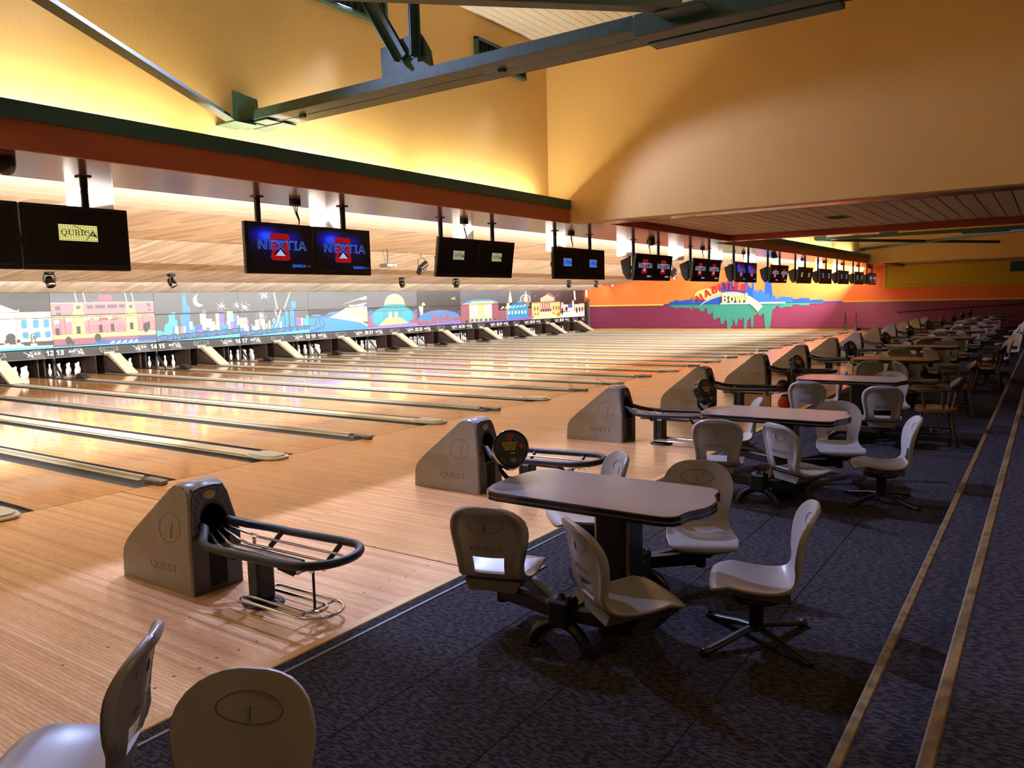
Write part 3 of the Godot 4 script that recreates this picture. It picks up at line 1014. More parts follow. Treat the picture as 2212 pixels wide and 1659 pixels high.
			for f in [[940, 270, 90], [1170, 262, 70]]:
				for i in 150:
					var q: float = f[2] * r.randf() * r.randf() * 1.3
					var an := r.randf() * TAU
					c.r(f[0] + cos(an) * q, f[1] + sin(an) * q, 6, 6, Color(0.75, 0.83, 0.95).lerp(Color(0.95, 0.8, 0.78), r.randf() * 0.6))
			for b in [[470, 480, 45, 120, C], [620, 370, 85, 250, PK], [690, 450, 95, 180, CY_], [785, 490, 45, 150, PK], [830, 550, 60, 80, PK], [840, 375, 52, 210, PK], [890, 390, 75, 190, V], [990, 490, 20, 80, T], [1008, 355, 92, 260, CY_], [1100, 395, 40, 190, B], [1150, 415, 40, 150, PK], [235, 545, 40, 140, B], [275, 545, 48, 140, C], [340, 545, 45, 140, Color(0.45, 0.45, 0.45)], [385, 545, 34, 140, C], [440, 592, 85, 100, B], [520, 545, 24, 140, T], [552, 528, 88, 90, D], [565, 605, 105, 55, V], [690, 575, 55, 65, B], [780, 615, 120, 20, W], [892, 545, 132, 85, B], [1045, 500, 62, 130, V], [1115, 560, 55, 60, B]]:
				c.r(b[0], b[1], b[2], b[3], b[4])
				c.l(b[0] + b[2], b[1], b[0] + b[2], b[1] + b[3], 4, L)
			for i in 26: c.r(895 + (i % 5) * 14, 405 + int(i / 5) * 22, 7, 9, L)
			c.l(668, 330, 668, 375, 8, PK)
			c.l(700, 325, 700, 372, 8, PK)
			for i in 110:
				var x := 45 + i * 10.4
				var top := 685 - 55.0 * i / 110.0 - 18 * absf(sin(i * 0.23))
				c.r(x, top - 12, 11, 90, L)
				c.l(x + 4, top, x + 2 + r.randf() * 10, top + 60, 4.5, B if r.randf() < 0.7 else LB)
			c.p([30, 752, 1185, 690, 1185, 745, 30, 790], LB)
			c.l(30, 368, 1185, 338, 6, L)
		3:
			c.frame(1185, 2140, 65, 690)
			for f in [[1255, 270, 85], [1530, 110, 95], [1470, 395, 75]]:
				for i in 170:
					var q: float = f[2] * r.randf() * r.randf() * 1.3
					var an := r.randf() * TAU
					c.r(f[0] + cos(an) * q, f[1] + sin(an) * q, 6, 6, Color(0.72, 0.82, 0.95).lerp(Color(0.95, 0.78, 0.76), r.randf() * 0.6))
			c.p([1650, 70, 1668, 70, 1705, 322, 1685, 322], Color(0.62, 0.66, 0.52))
			c.p([1880, 65, 1895, 70, 1800, 318, 1780, 318], Color(0.62, 0.66, 0.52))
			for b in [[1185, 420, 100, 140, PK], [1285, 450, 22, 120, V], [1330, 515, 22, 90, T], [1385, 460, 55, 150, CY_], [1450, 445, 66, 165, PK], [1560, 480, 32, 120, PK], [1520, 510, 35, 90, T], [1600, 540, 30, 60, T], [1680, 425, 108, 170, B], [1795, 335, 52, 260, B], [1868, 320, 64, 280, B], [1895, 205, 72, 112, B], [1950, 450, 76, 140, V], [2026, 455, 28, 140, C], [2060, 470, 50, 140, T], [2100, 420, 40, 180, T], [1235, 545, 66, 80, C], [1185, 560, 50, 60, B], [1350, 545, 40, 65, C], [1530, 540, 20, 70, CY_], [1715, 500, 30, 100, C], [1440, 545, 30, 65, V], [1615, 520, 60, 80, B]]:
				c.r(b[0], b[1], b[2], b[3], b[4])
				c.l(b[0] + b[2], b[1], b[0] + b[2], b[1] + b[3], 4, L)
			c.p([1650, 330, 1672, 328, 1690, 430, 1676, 430], Color(0.62, 0.66, 0.52))
			c.p([1730, 330, 1752, 330, 1665, 590, 1650, 590], Color(0.72, 0.72, 0.62))
			c.p([1612, 480, 1638, 440, 1668, 480, 1640, 520], C)
			c.p([1622, 480, 1638, 455, 1656, 480, 1640, 506], D)
			for i in 22: c.r(1205 + (i % 5) * 15, 435 + int(i / 5) * 20, 8, 9, L)
			for i in 12: c.r(1960 + (i % 4) * 16, 480 + int(i / 4) * 22, 8, 9, L)
			for i in 100:
				var x := 1185 + i * 9.8
				var top := 632 - 40.0 * i / 100.0 - 14 * absf(sin(i * 0.3))
				c.r(x, top - 10, 11, 80, L)
				c.l(x + 4, top, x + 2 + r.randf() * 9, top + 50, 4.5, B if r.randf() < 0.7 else LB)
			c.p([1185, 690, 2140, 632, 2140, 700, 1185, 760], LB)
			c.l(1185, 338, 2140, 310, 6, L)
		4:
			c.frame(55, 872, 65, 645)
			c.r(55, 330, 820, 60, K)
			for i in 40: c.r(60 + i * 20, 355 + r.randf() * 14, 16, 40, L)
			c.p([505, 262, 880, 130, 885, 188, 745, 190], C)
			c.p([690, 285, 885, 235, 890, 285], Color(0.25, 0.38, 0.58))
			c.l(690, 278, 885, 240, 12, C)
			for x in [610, 690, 760]: c.r(x, 270, 70, 25, C)
			c.p([340, 430, 465, 360, 570, 308, 872, 298, 872, 520, 740, 520], CY_)
			c.p([600, 430, 700, 382, 872, 330, 872, 500, 835, 470], Color(0.88, 0.86, 0.52))
			c.l(600, 438, 835, 462, 12, W)
			c.l(470, 380, 700, 380, 12, L)
			for i in 16: c.r(475 + i * 15, 376, 8, 10, C)
			c.p([75, 415, 110, 388, 212, 388, 185, 418], Color(0.24, 0.40, 0.60))
			c.p([275, 400, 330, 362, 455, 355, 420, 398], Color(0.24, 0.40, 0.60))
			c.r(215, 412, 112, 24, D)
			c.p([55, 432, 335, 432, 760, 525, 830, 560, 872, 600, 872, 650, 55, 680], B)
			c.p([335, 425, 770, 515, 872, 570, 872, 600, 760, 532, 330, 436], PK)
			for v in [[150, 435, 135, 545], [65, 430, 160, 425], [185, 430, 265, 520], [265, 520, 240, 560], [240, 560, 65, 625], [65, 550, 140, 545], [175, 435, 200, 545]]: c.l(v[0], v[1], v[2], v[3], 9, Color(0.10, 0.18, 0.26))
			for i in 14: c.l(70 + i * 13, 622 - i * 4.5, 74 + i * 13, 655 - i * 4.5, 5, Color(0.10, 0.18, 0.26))
			c.l(55, 318, 872, 290, 6, L)
		5:
			c.frame(872, 1558, 65, 590)
			c.r(872, 290, 690, 70, K)
			c.e(1240, 270, 142, 168, Y.lerp(CY_, 0.6), -1.0, 0.05)
			for i in 11: c.l(1240 - 142 * sin(acos(clampf(i / 11.0, 0, 1))) , 268 - i * 14, 1240 + 142 * sin(acos(clampf(i / 11.0, 0, 1))), 268 - i * 14, 3, Color(0.52, 0.50, 0.30))
			c.p([1090, 262, 1240, 245, 1388, 262, 1382, 300, 1090, 300], Color(0.10, 0.46, 0.48))
			c.p([915, 390, 965, 340, 1050, 295, 1390, 292, 1450, 325, 1500, 380, 1500, 545, 915, 548], Color(0.10, 0.50, 0.56))
			c.p([915, 390, 950, 355, 950, 548, 915, 548], B)
			c.p([950, 355, 1070, 340, 1070, 500, 950, 510], Color(0.13, 0.54, 0.68))
			c.p([1350, 340, 1470, 350, 1470, 520, 1350, 500], Color(0.13, 0.54, 0.68))
			c.l(950, 345, 1470, 340, 4, L)
			for x in [1148, 1230]:
				c.r(x, 360, 46, 78, W)
				c.l(x + 23, 360, x + 23, 438, 4, L)
				c.l(x, 395, x + 46, 395, 4, L)
			c.p([1120, 442, 1310, 442, 1420, 530, 1010, 552], Y)
			for i in 3: c.l(1160 + i * 52, 442, 1158 + i * 58, 550, 4, L)
			for x in [872, 1495]: c.p([x, 345, x + 65, 330, x + 65, 380, x, 385], D)
			for x in [872, 1500]: c.r(x, 395, 45, 120, MV)
			c.r(872, 505, 80, 50, MV)
			c.r(1440, 490, 118, 40, MV)
			c.p([872, 565, 1558, 530, 1558, 600, 872, 620], V.lerp(Color(0.5, 0.45, 0.75), 0.4))
			c.l(872, 292, 1558, 276, 5, L)
		6:
			c.frame(1558, 2145, 65, 555)
			c.p([1576, 282, 1632, 280, 1622, 420, 1596, 420], CY_)
			c.r(1574, 280, 60, 14, Y)
			c.r(1618, 248, 44, 24, CY_)
			c.e(1638, 240, 14, 14, W)
			c.l(2016, 172, 2080, 190, 7, Y)
			c.l(2030, 192, 2068, 154, 9, Y)
			c.e(1850, 480, 300, 145, MV, -1.0, 0.0)
			c.e(1850, 482, 285, 132, B, -1.0, 0.0)
			for i in 6: c.l(1560, 372 + i * 22, 2140, 372 + i * 22, 5, D)
			for i in 12: c.l(1590 + i * 48, 350, 1590 + i * 48, 480, 5, D)
			for x in [1740, 1838, 1930]: c.r(x, 405, 52, 80, MV)
			c.p([1558, 480, 2145, 450, 2145, 500, 1558, 530], MV)
			for x in [1700, 1800, 1900, 1990]: c.r(x, 490, 40, 20, B)
			c.p([1558, 535, 2145, 500, 2145, 570, 1558, 590], V)
		7:
			c.frame(68, 660, 75, 605)
			c.e(395, 285, 260, 68, B, -1.0, 0.0)
			c.r(230, 252, 360, 46, TN)
			c.r(68, 296, 592, 300, MV)
			c.l(100, 292, 690, 280, 14, PK)
			c.r(195, 300, 358, 290, TN.lerp(Color(0.9, 0.7, 0.45), 0.5))
			for x in [205, 275, 428, 495]:
				c.r(x, 308, 52, 185, Color(0.86, 0.86, 0.74))
				for i in 3: c.l(x + 12 + i * 14, 310, x + 12 + i * 14, 490, 3, Color(0.45, 0.52, 0.6))
			c.r(200, 495, 355, 25, Color(0.72, 0.76, 0.76))
			c.l(200, 505, 555, 505, 6, D)
			c.r(205, 525, 345, 60, CY_.lerp(TN, 0.4))
			for x in [215, 285, 350, 430, 500]: c.r(x, 540, 46, 45, Color(0.25, 0.36, 0.32))
			for x in [135, 580]: c.r(x, 560, 36, 36, L)
			c.p([68, 600, 660, 575, 660, 620, 68, 640], V)
			c.l(68, 300, 660, 286, 4, L)
		8:
			c.frame(660, 1180, 75, 575)
			c.r(660, 280, 520, 120, K)
			for x in [842, 1092]:
				c.p([x - 5, 85, x + 5, 85, x + 14, 150, x + 24, 210, x + 26, 275, x - 24, 275, x - 22, 210, x - 12, 150], Color(0.85, 0.80, 0.66))
				c.r(x - 12, 250, 26, 28, PK)
			c.ring(1082, 228, 82, 82, 9, C)
			for i in 16: c.l(1082, 228, 1082 + 80 * cos(i * TAU / 16), 228 + 80 * sin(i * TAU / 16), 3, C)
			c.r(660, 395, 130, 150, MV)
			c.r(1120, 380, 60, 150, MV)
			c.r(785, 285, 45, 260, PK.lerp(C, 0.4))
			c.e(985, 282, 40, 32, T, -1.0, 0.0)
			c.p([790, 400, 870, 290, 1030, 285, 1120, 350, 1120, 545, 790, 550], Color(0.12, 0.45, 0.66))
			for i in 10: c.l(800 + i * 35, 370, 800 + i * 35, 545, 5, Color(0.25, 0.60, 0.78))
			for i in 8: c.p([690 + i * 58, 380 - i * 5, 720 + i * 58, 335 - i * 2, 748 + i * 57, 330 - i * 2, 735 + i * 57, 362 - i * 4], CY_)
			for i in 6:
				c.r(805 + i * 52, 425, 24, 44, CY_)
				c.e(817 + i * 52, 428, 12, 16, CY_)
			c.l(790, 475, 1120, 470, 5, D)
			c.p([660, 560, 1180, 525, 1180, 590, 660, 600], V)
			c.l(660, 286, 1180, 270, 4, L)
		9:
			c.frame(1180, 1660, 75, 560)
			c.im.fill(Color(0.21, 0.15, 0.17))
			c.p([1370, 195, 1452, 105, 1565, 195, 1560, 260, 1370, 262], MV.lerp(PK, 0.15))
			c.p([1320, 215, 1430, 150, 1545, 215, 1548, 262, 1325, 265], TN.lerp(PK, 0.5))
			c.l(1320, 215, 1430, 152, 9, PK)
			c.l(1430, 152, 1545, 215, 9, PK)
			c.r(1182, 278, 464, 242, TN)
			c.r(1318, 268, 172, 170, Color(0.45, 0.2, 0.2))
			for i in 5: c.r(1325 + i * 36, 270, 22, 165, PK)
			for i in 5: c.r(1322 + i * 38, 392, 18, 42, L)
			for x in [1228, 1275, 1532, 1578, 1622]: c.r(x - 8, 350, 16, 65, Color(0.22, 0.16, 0.12))
			for x in [1232, 1275, 1532, 1622]: c.r(x - 7, 460, 14, 30, Color(0.22, 0.16, 0.12))
			c.p([1320, 440, 1490, 436, 1550, 528, 1275, 545], Color(0.68, 0.80, 0.62))
			c.p([1180, 520, 1660, 488, 1660, 580, 1180, 580], CY_.lerp(Color(0.68, 0.80, 0.62), 0.5))
			c.r(1180, 500, 30, 50, Color(0.85, 0.42, 0.2))
			c.r(1580, 485, 70, 45, Color(0.85, 0.42, 0.2))
			for x in [1240, 1605]: c.l(x, 150, x, 185, 6, Color(0.5, 0.55, 0.7))
			c.l(1180, 282, 1660, 264, 4, L)
		10:
			c.frame(1660, 2080, 80, 535)
			c.p([1885, 90, 1912, 88, 1924, 245, 1898, 248], W)
			for i in 5: c.r(1892, 105 + i * 20, 14, 9, V)
			c.r(1655, 282, 45, 150, PK)
			c.r(1700, 315, 70, 120, PK)
			c.r(1895, 318, 88, 130, PK)
			c.r(1985, 305, 95, 140, PK)
			for i in 20: c.r(1668 + i * 21, 320, 9, 52, W)
			c.r(1775, 375, 85, 60, W)
			for i in 6: c.r(1782 + i * 14, 380, 6, 50, PK)
			c.p([1775, 370, 1800, 305, 1852, 292, 1852, 370], Color(0.18, 0.28, 0.62))
			c.p([1855, 255, 1886, 252, 1890, 460, 1858, 462], C)
			c.p([1660, 450, 2080, 420, 2080, 540, 1660, 540], Color(0.78, 0.86, 0.84))
			for t in [[1680, 430, 14, 60], [1752, 390, 18, 36], [1935, 420, 14, 52], [1988, 415, 12, 48], [2038, 410, 11, 44]]: c.e(t[0], t[1], t[2], t[3], L)
			c.l(1660, 268, 2080, 248, 4, L)
	return c.im

func masking() -> void:
	var nums := ["1011", "1213", "1415", "1617", "1819", "2021", "2223", "2425", "2627", "2829", "3031"]
	var about := ["white museum front with blue arched windows", "pink stadium with yellow towers and flags", "skyline with crescent moon and tall tower", "night skyline with fireworks and search beams", "blue harbour and yellow roofed hall", "teal domed planetarium with yellow steps", "blue arched terminal, control tower and plane", "theatre with a shallow blue roof", "blue pier building with ferris wheel", "columned museum with pale green steps", "fountain tower between pink colonnades"]
	var y0 := 0.92
	var y1 := 2.62
	var seam := 1.86
	for a in 11:
		var za := Z0 - P * (1.5 + a)
		var zb := Z0 - P * (2.5 + a) if a < 10 else -45.25
		var w := za - zb
		var o := thing("masking_panel", "painted mask panel over the pins showing a %s" % about[a], "mural", Vector3(XM, 0, za), 0.0, "painted masking panels")
		var m := mat("mural%d" % a, Color(0.95, 0.95, 0.95), 0.42)
		m.albedo_texture = ImageTexture.create_from_image(mural(a))
		m.texture_repeat = false
		var cut := (y1 - seam) / (y1 - y0)
		for h in [["upper_board", seam + 0.006, y1, 0.0, cut, 0.0], ["lower_board", y0, seam - 0.006, cut, 1.0, 0.012]]:
			var s := S()
			box(s, Vector3(-0.03 + h[5], (h[1] + h[2]) / 2.0, -w / 2.0), Vector3(0.05, h[2] - h[1], w - 0.008), 0.003)
			var b := obj(h[0], s, M.ink_black, o)
			var fx: float = -0.0035 + h[5]
			obj("painting", print_quad(Vector3(fx, h[2] - 0.002, -0.006), Vector3(fx, h[2] - 0.002, -w + 0.006), Vector3(fx, h[1] + 0.002, -w + 0.006), Vector3(fx, h[1] + 0.002, -0.006), Vector2(0, h[3]), Vector2(1, h[4])), m, b)
			if a == 1 and h[0] == "lower_board":
				text("mural_lettering", "SOLDIER FIELD", 0.075, M.ink_black, b, face_x(Vector3(fx + 0.001, 1.765, -w * 0.5)), 0.001, 600, false, 0.75)
		# dark strip under the paintings
		var st := bx("header_strip", Vector3(0.0, 0.765, -w / 2.0), Vector3(0.09, 0.285, w - 0.004), M.mask_strip, o, 0.012)
		for q in [[0.22, 0.13], [0.78, -0.13]]:
			var s := S()
			var cz: float = -P * q[0]
			var dx: float = q[1]
			if -cz < w: 
				prism(s, PackedVector2Array([Vector2(-0.16 - dx, -0.13), Vector2(0.34 - dx, -0.13), Vector2(0.2 - dx, 0.13), Vector2(-0.05 - dx, 0.13)]), 0.002, face_x(Vector3(0.046, 0.765, cz)))
				obj("sheen_print", s, M.mask_sheen, st)
				s = S()
				for v in [[-0.15, 0.09, 0.12, -0.085], [0.12, -0.085, 0.05, 0.085], [0.05, 0.085, -0.05, -0.07], [-0.04, -0.035, 0.095, -0.02]]:
					bar(s, Vector3(0.05, 0.765 + v[1], cz - v[0]), Vector3(0.05, 0.765 + v[3], cz - v[2]), 0.014, 0.004, 0.0, Vector3.RIGHT)
				obj("star_print", s, M.ink_white, st)
		text("brand_lettering", "QUBICA", 0.15, M.ink_grey, st, face_x(Vector3(0.047, 0.795, -P * 0.5)), 0.003, 700, false, 0.62)
		text("brand_lettering", "QUBICA", 0.115, M.ink_black, st, face_x(Vector3(0.049, 0.798, -P * 0.5)), 0.003, 700, false, 0.56)
		text("brand_lettering", "WORLDWIDE", 0.05, M.ink_white, st, face_x(Vector3(0.047, 0.68, -P * 0.5)), 0.003, 700, false, 0.34)
		# lane numbers straddle the joint with the panel before
		if a > 0:
			var num: String = nums[a]
			text("lane_number", num.substr(0, 2), 0.16, M.ink_white, st, face_x(Vector3(0.047, 0.775, 0.15)), 0.003, 700)
			text("lane_number", num.substr(2, 2), 0.16, M.ink_white, st, face_x(Vector3(0.047, 0.775, -0.15)), 0.003, 700)
			for sg in [-1, 1]:
				for j in 2:
					var s := S()
					lathe(s, [Vector2(0, 0.008), Vector2(0.03, 0.006), Vector2(0.042, 0.0)], 12, Transform3D(Basis(Vector3.BACK, -PI / 2), Vector3(0.045, 0.79, sg * (0.46 + j * 0.1))))
					obj("ball_light", s, M.ink_white, st)
		for i in 1:
			bx("lower_lip", Vector3(0.01, 0.622, -w / 2.0), Vector3(0.06, 0.012, w), M.block_grey, o)

# ---------------------------------------------------------------- far end wall
func far_wall() -> void:
	slab("wall_far", Vector3(-28.2, -0.3, ZF - 0.2), Vector3(8.2, 1.57, ZF), M.purple_wall)
	slab("wall_far", Vector3(-28.2, 1.57, ZF - 0.2), Vector3(8.2, 6.6, ZF), M.orange_wall)
	slab("trim_stripe", Vector3(-25.3, 1.54, ZF), Vector3(-20.0, 1.615, ZF + 0.015), M.stripe)
	slab("trim_stripe", Vector3(-20.0, 1.54, ZF), Vector3(-9.45, 1.615, ZF + 0.015), M.stripe_blue)
	slab("trim_stripe", Vector3(-9.45, 1.54, ZF), Vector3(8.0, 1.615, ZF + 0.015), M.stripe)
	slab("baseboard_far", Vector3(-25.3, 0.0, ZF), Vector3(8.0, 0.13, ZF + 0.02), M.black)
	# brown jamb, grey pipe and white tube lamp at the end of the mask
	slab("trim_jamb", Vector3(-25.7, 0.0, ZF + 0.28), Vector3(-25.25, 1.85, ZF + 0.42), M.kick_brown)
	slab("trim_post", Vector3(-25.35, 0.0, ZF + 0.06), Vector3(-25.22, 2.05, ZF + 0.18), M.block_grey)
	# yellow notice panel with a blue field
	var p := thing("wall_panel", "large framed yellow panel high on the far orange wall", "panel", Vector3(-7.39, 2.26, ZF))
	bx("board", Vector3(5.5, 0.6, 0.02), Vector3(10.9, 1.15, 0.04), M.panel_yellow, p)
	for y in [0.03, 1.17]: bx("frame", Vector3(5.5, y, 0.035), Vector3(11.0, 0.06, 0.07), M.panel_yellow, p, 0.01)
	bx("frame", Vector3(0.03, 0.6, 0.035), Vector3(0.06, 1.2, 0.07), M.panel_yellow, p, 0.01)
	bx("groove", Vector3(0.155, 0.62, 0.041), Vector3(0.012, 0.95, 0.004), M.ink_black, p)
	bx("groove", Vector3(5.4, 0.14, 0.041), Vector3(10.5, 0.012, 0.004), M.ink_black, p)
	bx("blue_field", Vector3(6.7, 0.9, 0.045), Vector3(2.1, 0.52, 0.02), M.panel_blue, p)
	# skyline sign: zoomed photo pixels to metres on the wall
	var sg := thing("wall_sign", "big cut-out bowling sign with blue skyline and its teal reflection on the far wall", "sign", Vector3(0, 0, ZF + 0.012))
	var X := func(px: float) -> float: return -20.45 + (px - 125.0) * (11.0 / 1895.0)
	var Yv := func(px: float, py: float) -> float: return 1.58 + (401.0 - px * 0.0168 - py) * 0.00595
	var build := func(called: String, v: Array, m: Material, z: float, d: float):
		var poly := PackedVector2Array()
		for i in range(0, v.size(), 2): poly.append(Vector2(X.call(v[i]), Yv.call(v[i], v[i + 1])))
		var s := S()
		prism(s, poly, d, Transform3D(Basis(), Vector3(0, 0, z)))
		return obj(called, s, m, sg)
	build.call("skyline", [272, 396, 272, 370, 320, 368, 322, 352, 375, 350, 377, 358, 432, 356, 432, 350, 512, 347, 515, 328, 530, 328, 532, 372, 542, 372, 544, 344, 640, 340, 700, 300, 760, 250, 845, 230, 845, 172, 875, 170, 875, 185, 908, 183, 908, 60, 950, 60, 950, 152, 962, 152, 964, 220, 990, 218, 990, 150, 1012, 150, 1014, 260, 1085, 255, 1085, 108, 1113, 106, 1118, 210, 1135, 208, 1138, 232, 1160, 230, 1160, 150, 1178, 150, 1178, 258, 1210, 257, 1214, 272, 1228, 272, 1230, 250, 1258, 248, 1262, 266, 1285, 264, 1292, 180, 1306, 60, 1336, 60, 1365, 308, 1392, 310, 1396, 338, 1430, 336, 1434, 318, 1482, 316, 1484, 324, 1556, 322, 1560, 342, 1620, 340, 1622, 333, 1716, 332, 1718, 350, 1842, 347, 1842, 372], M.sign_blue, 0.0, 0.02)
	build.call("skyline_front", [1165, 375, 1165, 260, 1210, 258, 1214, 272, 1228, 272, 1230, 250, 1258, 248, 1262, 266, 1290, 264, 1292, 292, 1332, 290, 1334, 345, 1350, 345, 1352, 310, 1392, 312, 1396, 338, 1430, 336, 1434, 320, 1482, 318, 1556, 325, 1560, 372], M.sign_blue_light, 0.02, 0.006)
	build.call("reflection", [272, 402, 272, 418, 318, 420, 320, 434, 375, 432, 377, 428, 430, 428, 432, 434, 512, 432, 514, 452, 528, 452, 532, 408, 540, 408, 542, 436, 606, 436, 610, 462, 662, 462, 664, 432, 688, 430, 692, 490, 740, 490, 742, 460, 750, 460, 755, 515, 762, 545, 785, 545, 790, 530, 832, 528, 838, 590, 868, 590, 872, 562, 880, 562, 884, 540, 890, 540, 895, 562, 902, 565, 906, 640, 915, 675, 932, 675, 940, 640, 945, 610, 958, 600, 962, 540, 972, 538, 976, 570, 986, 572, 990, 605, 1006, 605, 1010, 570, 1018, 565, 1022, 518, 1046, 552, 1076, 516, 1078, 642, 1108, 642, 1112, 545, 1132, 540, 1136, 525, 1148, 523, 1152, 612, 1162, 625, 1174, 610, 1178, 500, 1208, 497, 1212, 478, 1226, 478, 1230, 503, 1256, 502, 1260, 486, 1280, 486, 1298, 650, 1336, 652, 1364, 440, 1390, 436, 1396, 410, 1430, 408, 1432, 428, 1480, 426, 1484, 416, 1556, 416, 1560, 396, 1620, 396, 1624, 404, 1716, 402, 1720, 386, 1842, 384, 1842, 375], M.sign_teal, 0.0, 0.012)
	var disc := []
	for i in 28:
		var an := TAU * i / 28.0
		disc.append(700 + 140 * cos(an))
		disc.append(290 + 55 * sin(an) - 10 * cos(an))
	build.call("yellow_disc", disc, M.sign_yellow, 0.03, 0.02)
	var arc := []
	for i in 20:
		var t := i / 19.0
		arc.append(603 + t * 670.0)
		arc.append(418 - 150.0 * pow(sin(PI * minf(t * 0.82 + 0.03, 1.0)), 0.8) - (0 if t < 0.85 else 0))
	for v in [[1222, 466], [1160, 410], [1090, 365], [1010, 345], [920, 335], [840, 325], [760, 340], [680, 370]]:
		arc.append(v[0]); arc.append(v[1])
	build.call("arch_band", [603, 420, 640, 382, 690, 345, 750, 310, 820, 283, 890, 270, 960, 268, 1030, 275, 1090, 290, 1150, 318, 1210, 358, 1272, 412, 1222, 464, 1170, 412, 1110, 365, 1050, 335, 980, 318, 900, 312, 820, 320, 740, 345, 670, 375], M.sign_grey, 0.06, 0.03)
	build.call("white_line", [838, 380, 1490, 369, 1490, 383, 838, 394], M.white_box, 0.05, 0.03)
	var word := "HABETLER"
	var lx := [620, 700, 775, 842, 900, 955, 1010, 1078]
	var ly := [330, 285, 250, 228, 215, 214, 220, 232]
	for i in 8:
		var an := [0.55, 0.38, 0.22, 0.12, 0.03, -0.02, -0.06, -0.12]
		text("letter", word[i], 0.47, M.sign_red, sg, Transform3D(Basis(Vector3.BACK, an[i]).scaled(Vector3(1.0, 1.0, 1.0)), Vector3(X.call(lx[i]), Yv.call(lx[i], ly[i]), 0.12)), 0.05, 800)
	text("word", "Bowl", 0.52, M.sign_yellow, sg, Transform3D(Basis(), Vector3(X.call(985), Yv.call(985, 335), 0.14)), 0.05, 700, true, 1.5)
	# barrier posts with a red belt
	var b := thing("belt_barrier", "two black posts joined by a red belt in front of the purple wall", "barrier", Vector3(-8.92, 0, ZF + 0.55))
	for e in [-0.27, 0.27]:
		var s := S()
		lathe(s, [Vector2(0.0, 0.0), Vector2(0.16, 0.0), Vector2(0.15, 0.03), Vector2(0.04, 0.05), Vector2(0.04, 0.93), Vector2(0.045, 0.95), Vector2(0.0, 0.96)], 14, Transform3D(Basis(), Vector3(e, 0, 0)))
		obj("post", s, M.black, b)
	bx("belt", Vector3(0, 0.9, 0), Vector3(0.5, 0.06, 0.006), M.red_belt, b)
	# handrail along the wall and the guard rail near the steps
	var h := thing("handrail", "thin dark handrail rising along the purple far wall", "handrail", Vector3(0, 0, ZF + 0.08))
	var s := S()
	tube(s, [Vector3(-6.7, 0.97, 0), Vector3(-1.0, 1.32, 0.0), Vector3(2.0, 1.45, 0)], 0.022, 8)
	obj("rail", s, M.dark_steel, h)
	for x in [-6.4, -4.0, -1.6]: bx("bracket", Vector3(x, 0.97 + (x + 6.7) * 0.061, -0.04), Vector3(0.03, 0.03, 0.09), M.dark_steel, h)
	var g := thing("guard_rail", "low grey guard rail with three bars at the far end of the seating", "railing", Vector3(0, CY, ZF + 1.5))
	for y in [0.35, 0.6, 0.85]:
		s = S()
		tube(s, [Vector3(-3.0, y, 0), Vector3(1.5, y + 0.1, 0)], 0.022, 8)
		obj("bar", s, M.block_grey, g)
	for x in [-2.9, -1.7, -0.5]: bx("post", Vector3(x, 0.45, 0), Vector3(0.04, 0.9, 0.04), M.block_grey, g)

# ---------------------------------------------------------------- steel trusses in the high bays
func angle_pair(s: SurfaceTool, a: Vector3, b: Vector3, leg: float, flange: float, gap := 0.03) -> void:
	# two angle irons back to back, in a plane of constant z: upright legs inside, flanges below
	var d := (b - a).normalized()
	var up := Vector3.BACK.cross(d).normalized()
	if up.y < 0: up = -up
	for sg in [-1, 1]:
		var z := Vector3(0, 0, sg * gap / 2.0)
		bar(s, a + z + up * leg / 2.0 + Vector3(0, 0, sg * 0.004), b + z + up * leg / 2.0 + Vector3(0, 0, sg * 0.004), 0.008, leg, 0.0, up)
		bar(s, a + Vector3(0, 0, sg * (gap / 2.0 + flange / 2.0)), b + Vector3(0, 0, sg * (gap / 2.0 + flange / 2.0)), flange, 0.009, 0.0, up)

func chord(s: SurfaceTool, x0: float, x1: float, y: float) -> void:
	# bottom chord: two wide flanges with a narrow slot between, upright leg on the near edge of each
	for q in [[-0.005, 0.19, 1], [-0.215, 0.19, -1]]:
		var zc: float = q[0] - q[1] / 2.0
		box(s, Vector3((x0 + x1) / 2.0, y + 0.006, zc), Vector3(x1 - x0, 0.012, q[1]), 0.002)
	box(s, Vector3((x0 + x1) / 2.0, y + 0.05, -0.006), Vector3(x1 - x0, 0.1, 0.012), 0.002)
	box(s, Vector3((x0 + x1) / 2.0, y + 0.05, -0.40), Vector3(x1 - x0, 0.1, 0.012), 0.002)

func plate(s: SurfaceTool, pts: Array, z: float, t := 0.014) -> void:
	var v := PackedVector2Array()
	for q in pts: v.append(Vector2(q[0], q[1]))
	prism(s, v, t, Transform3D(Basis(), Vector3(0, 0, z)))

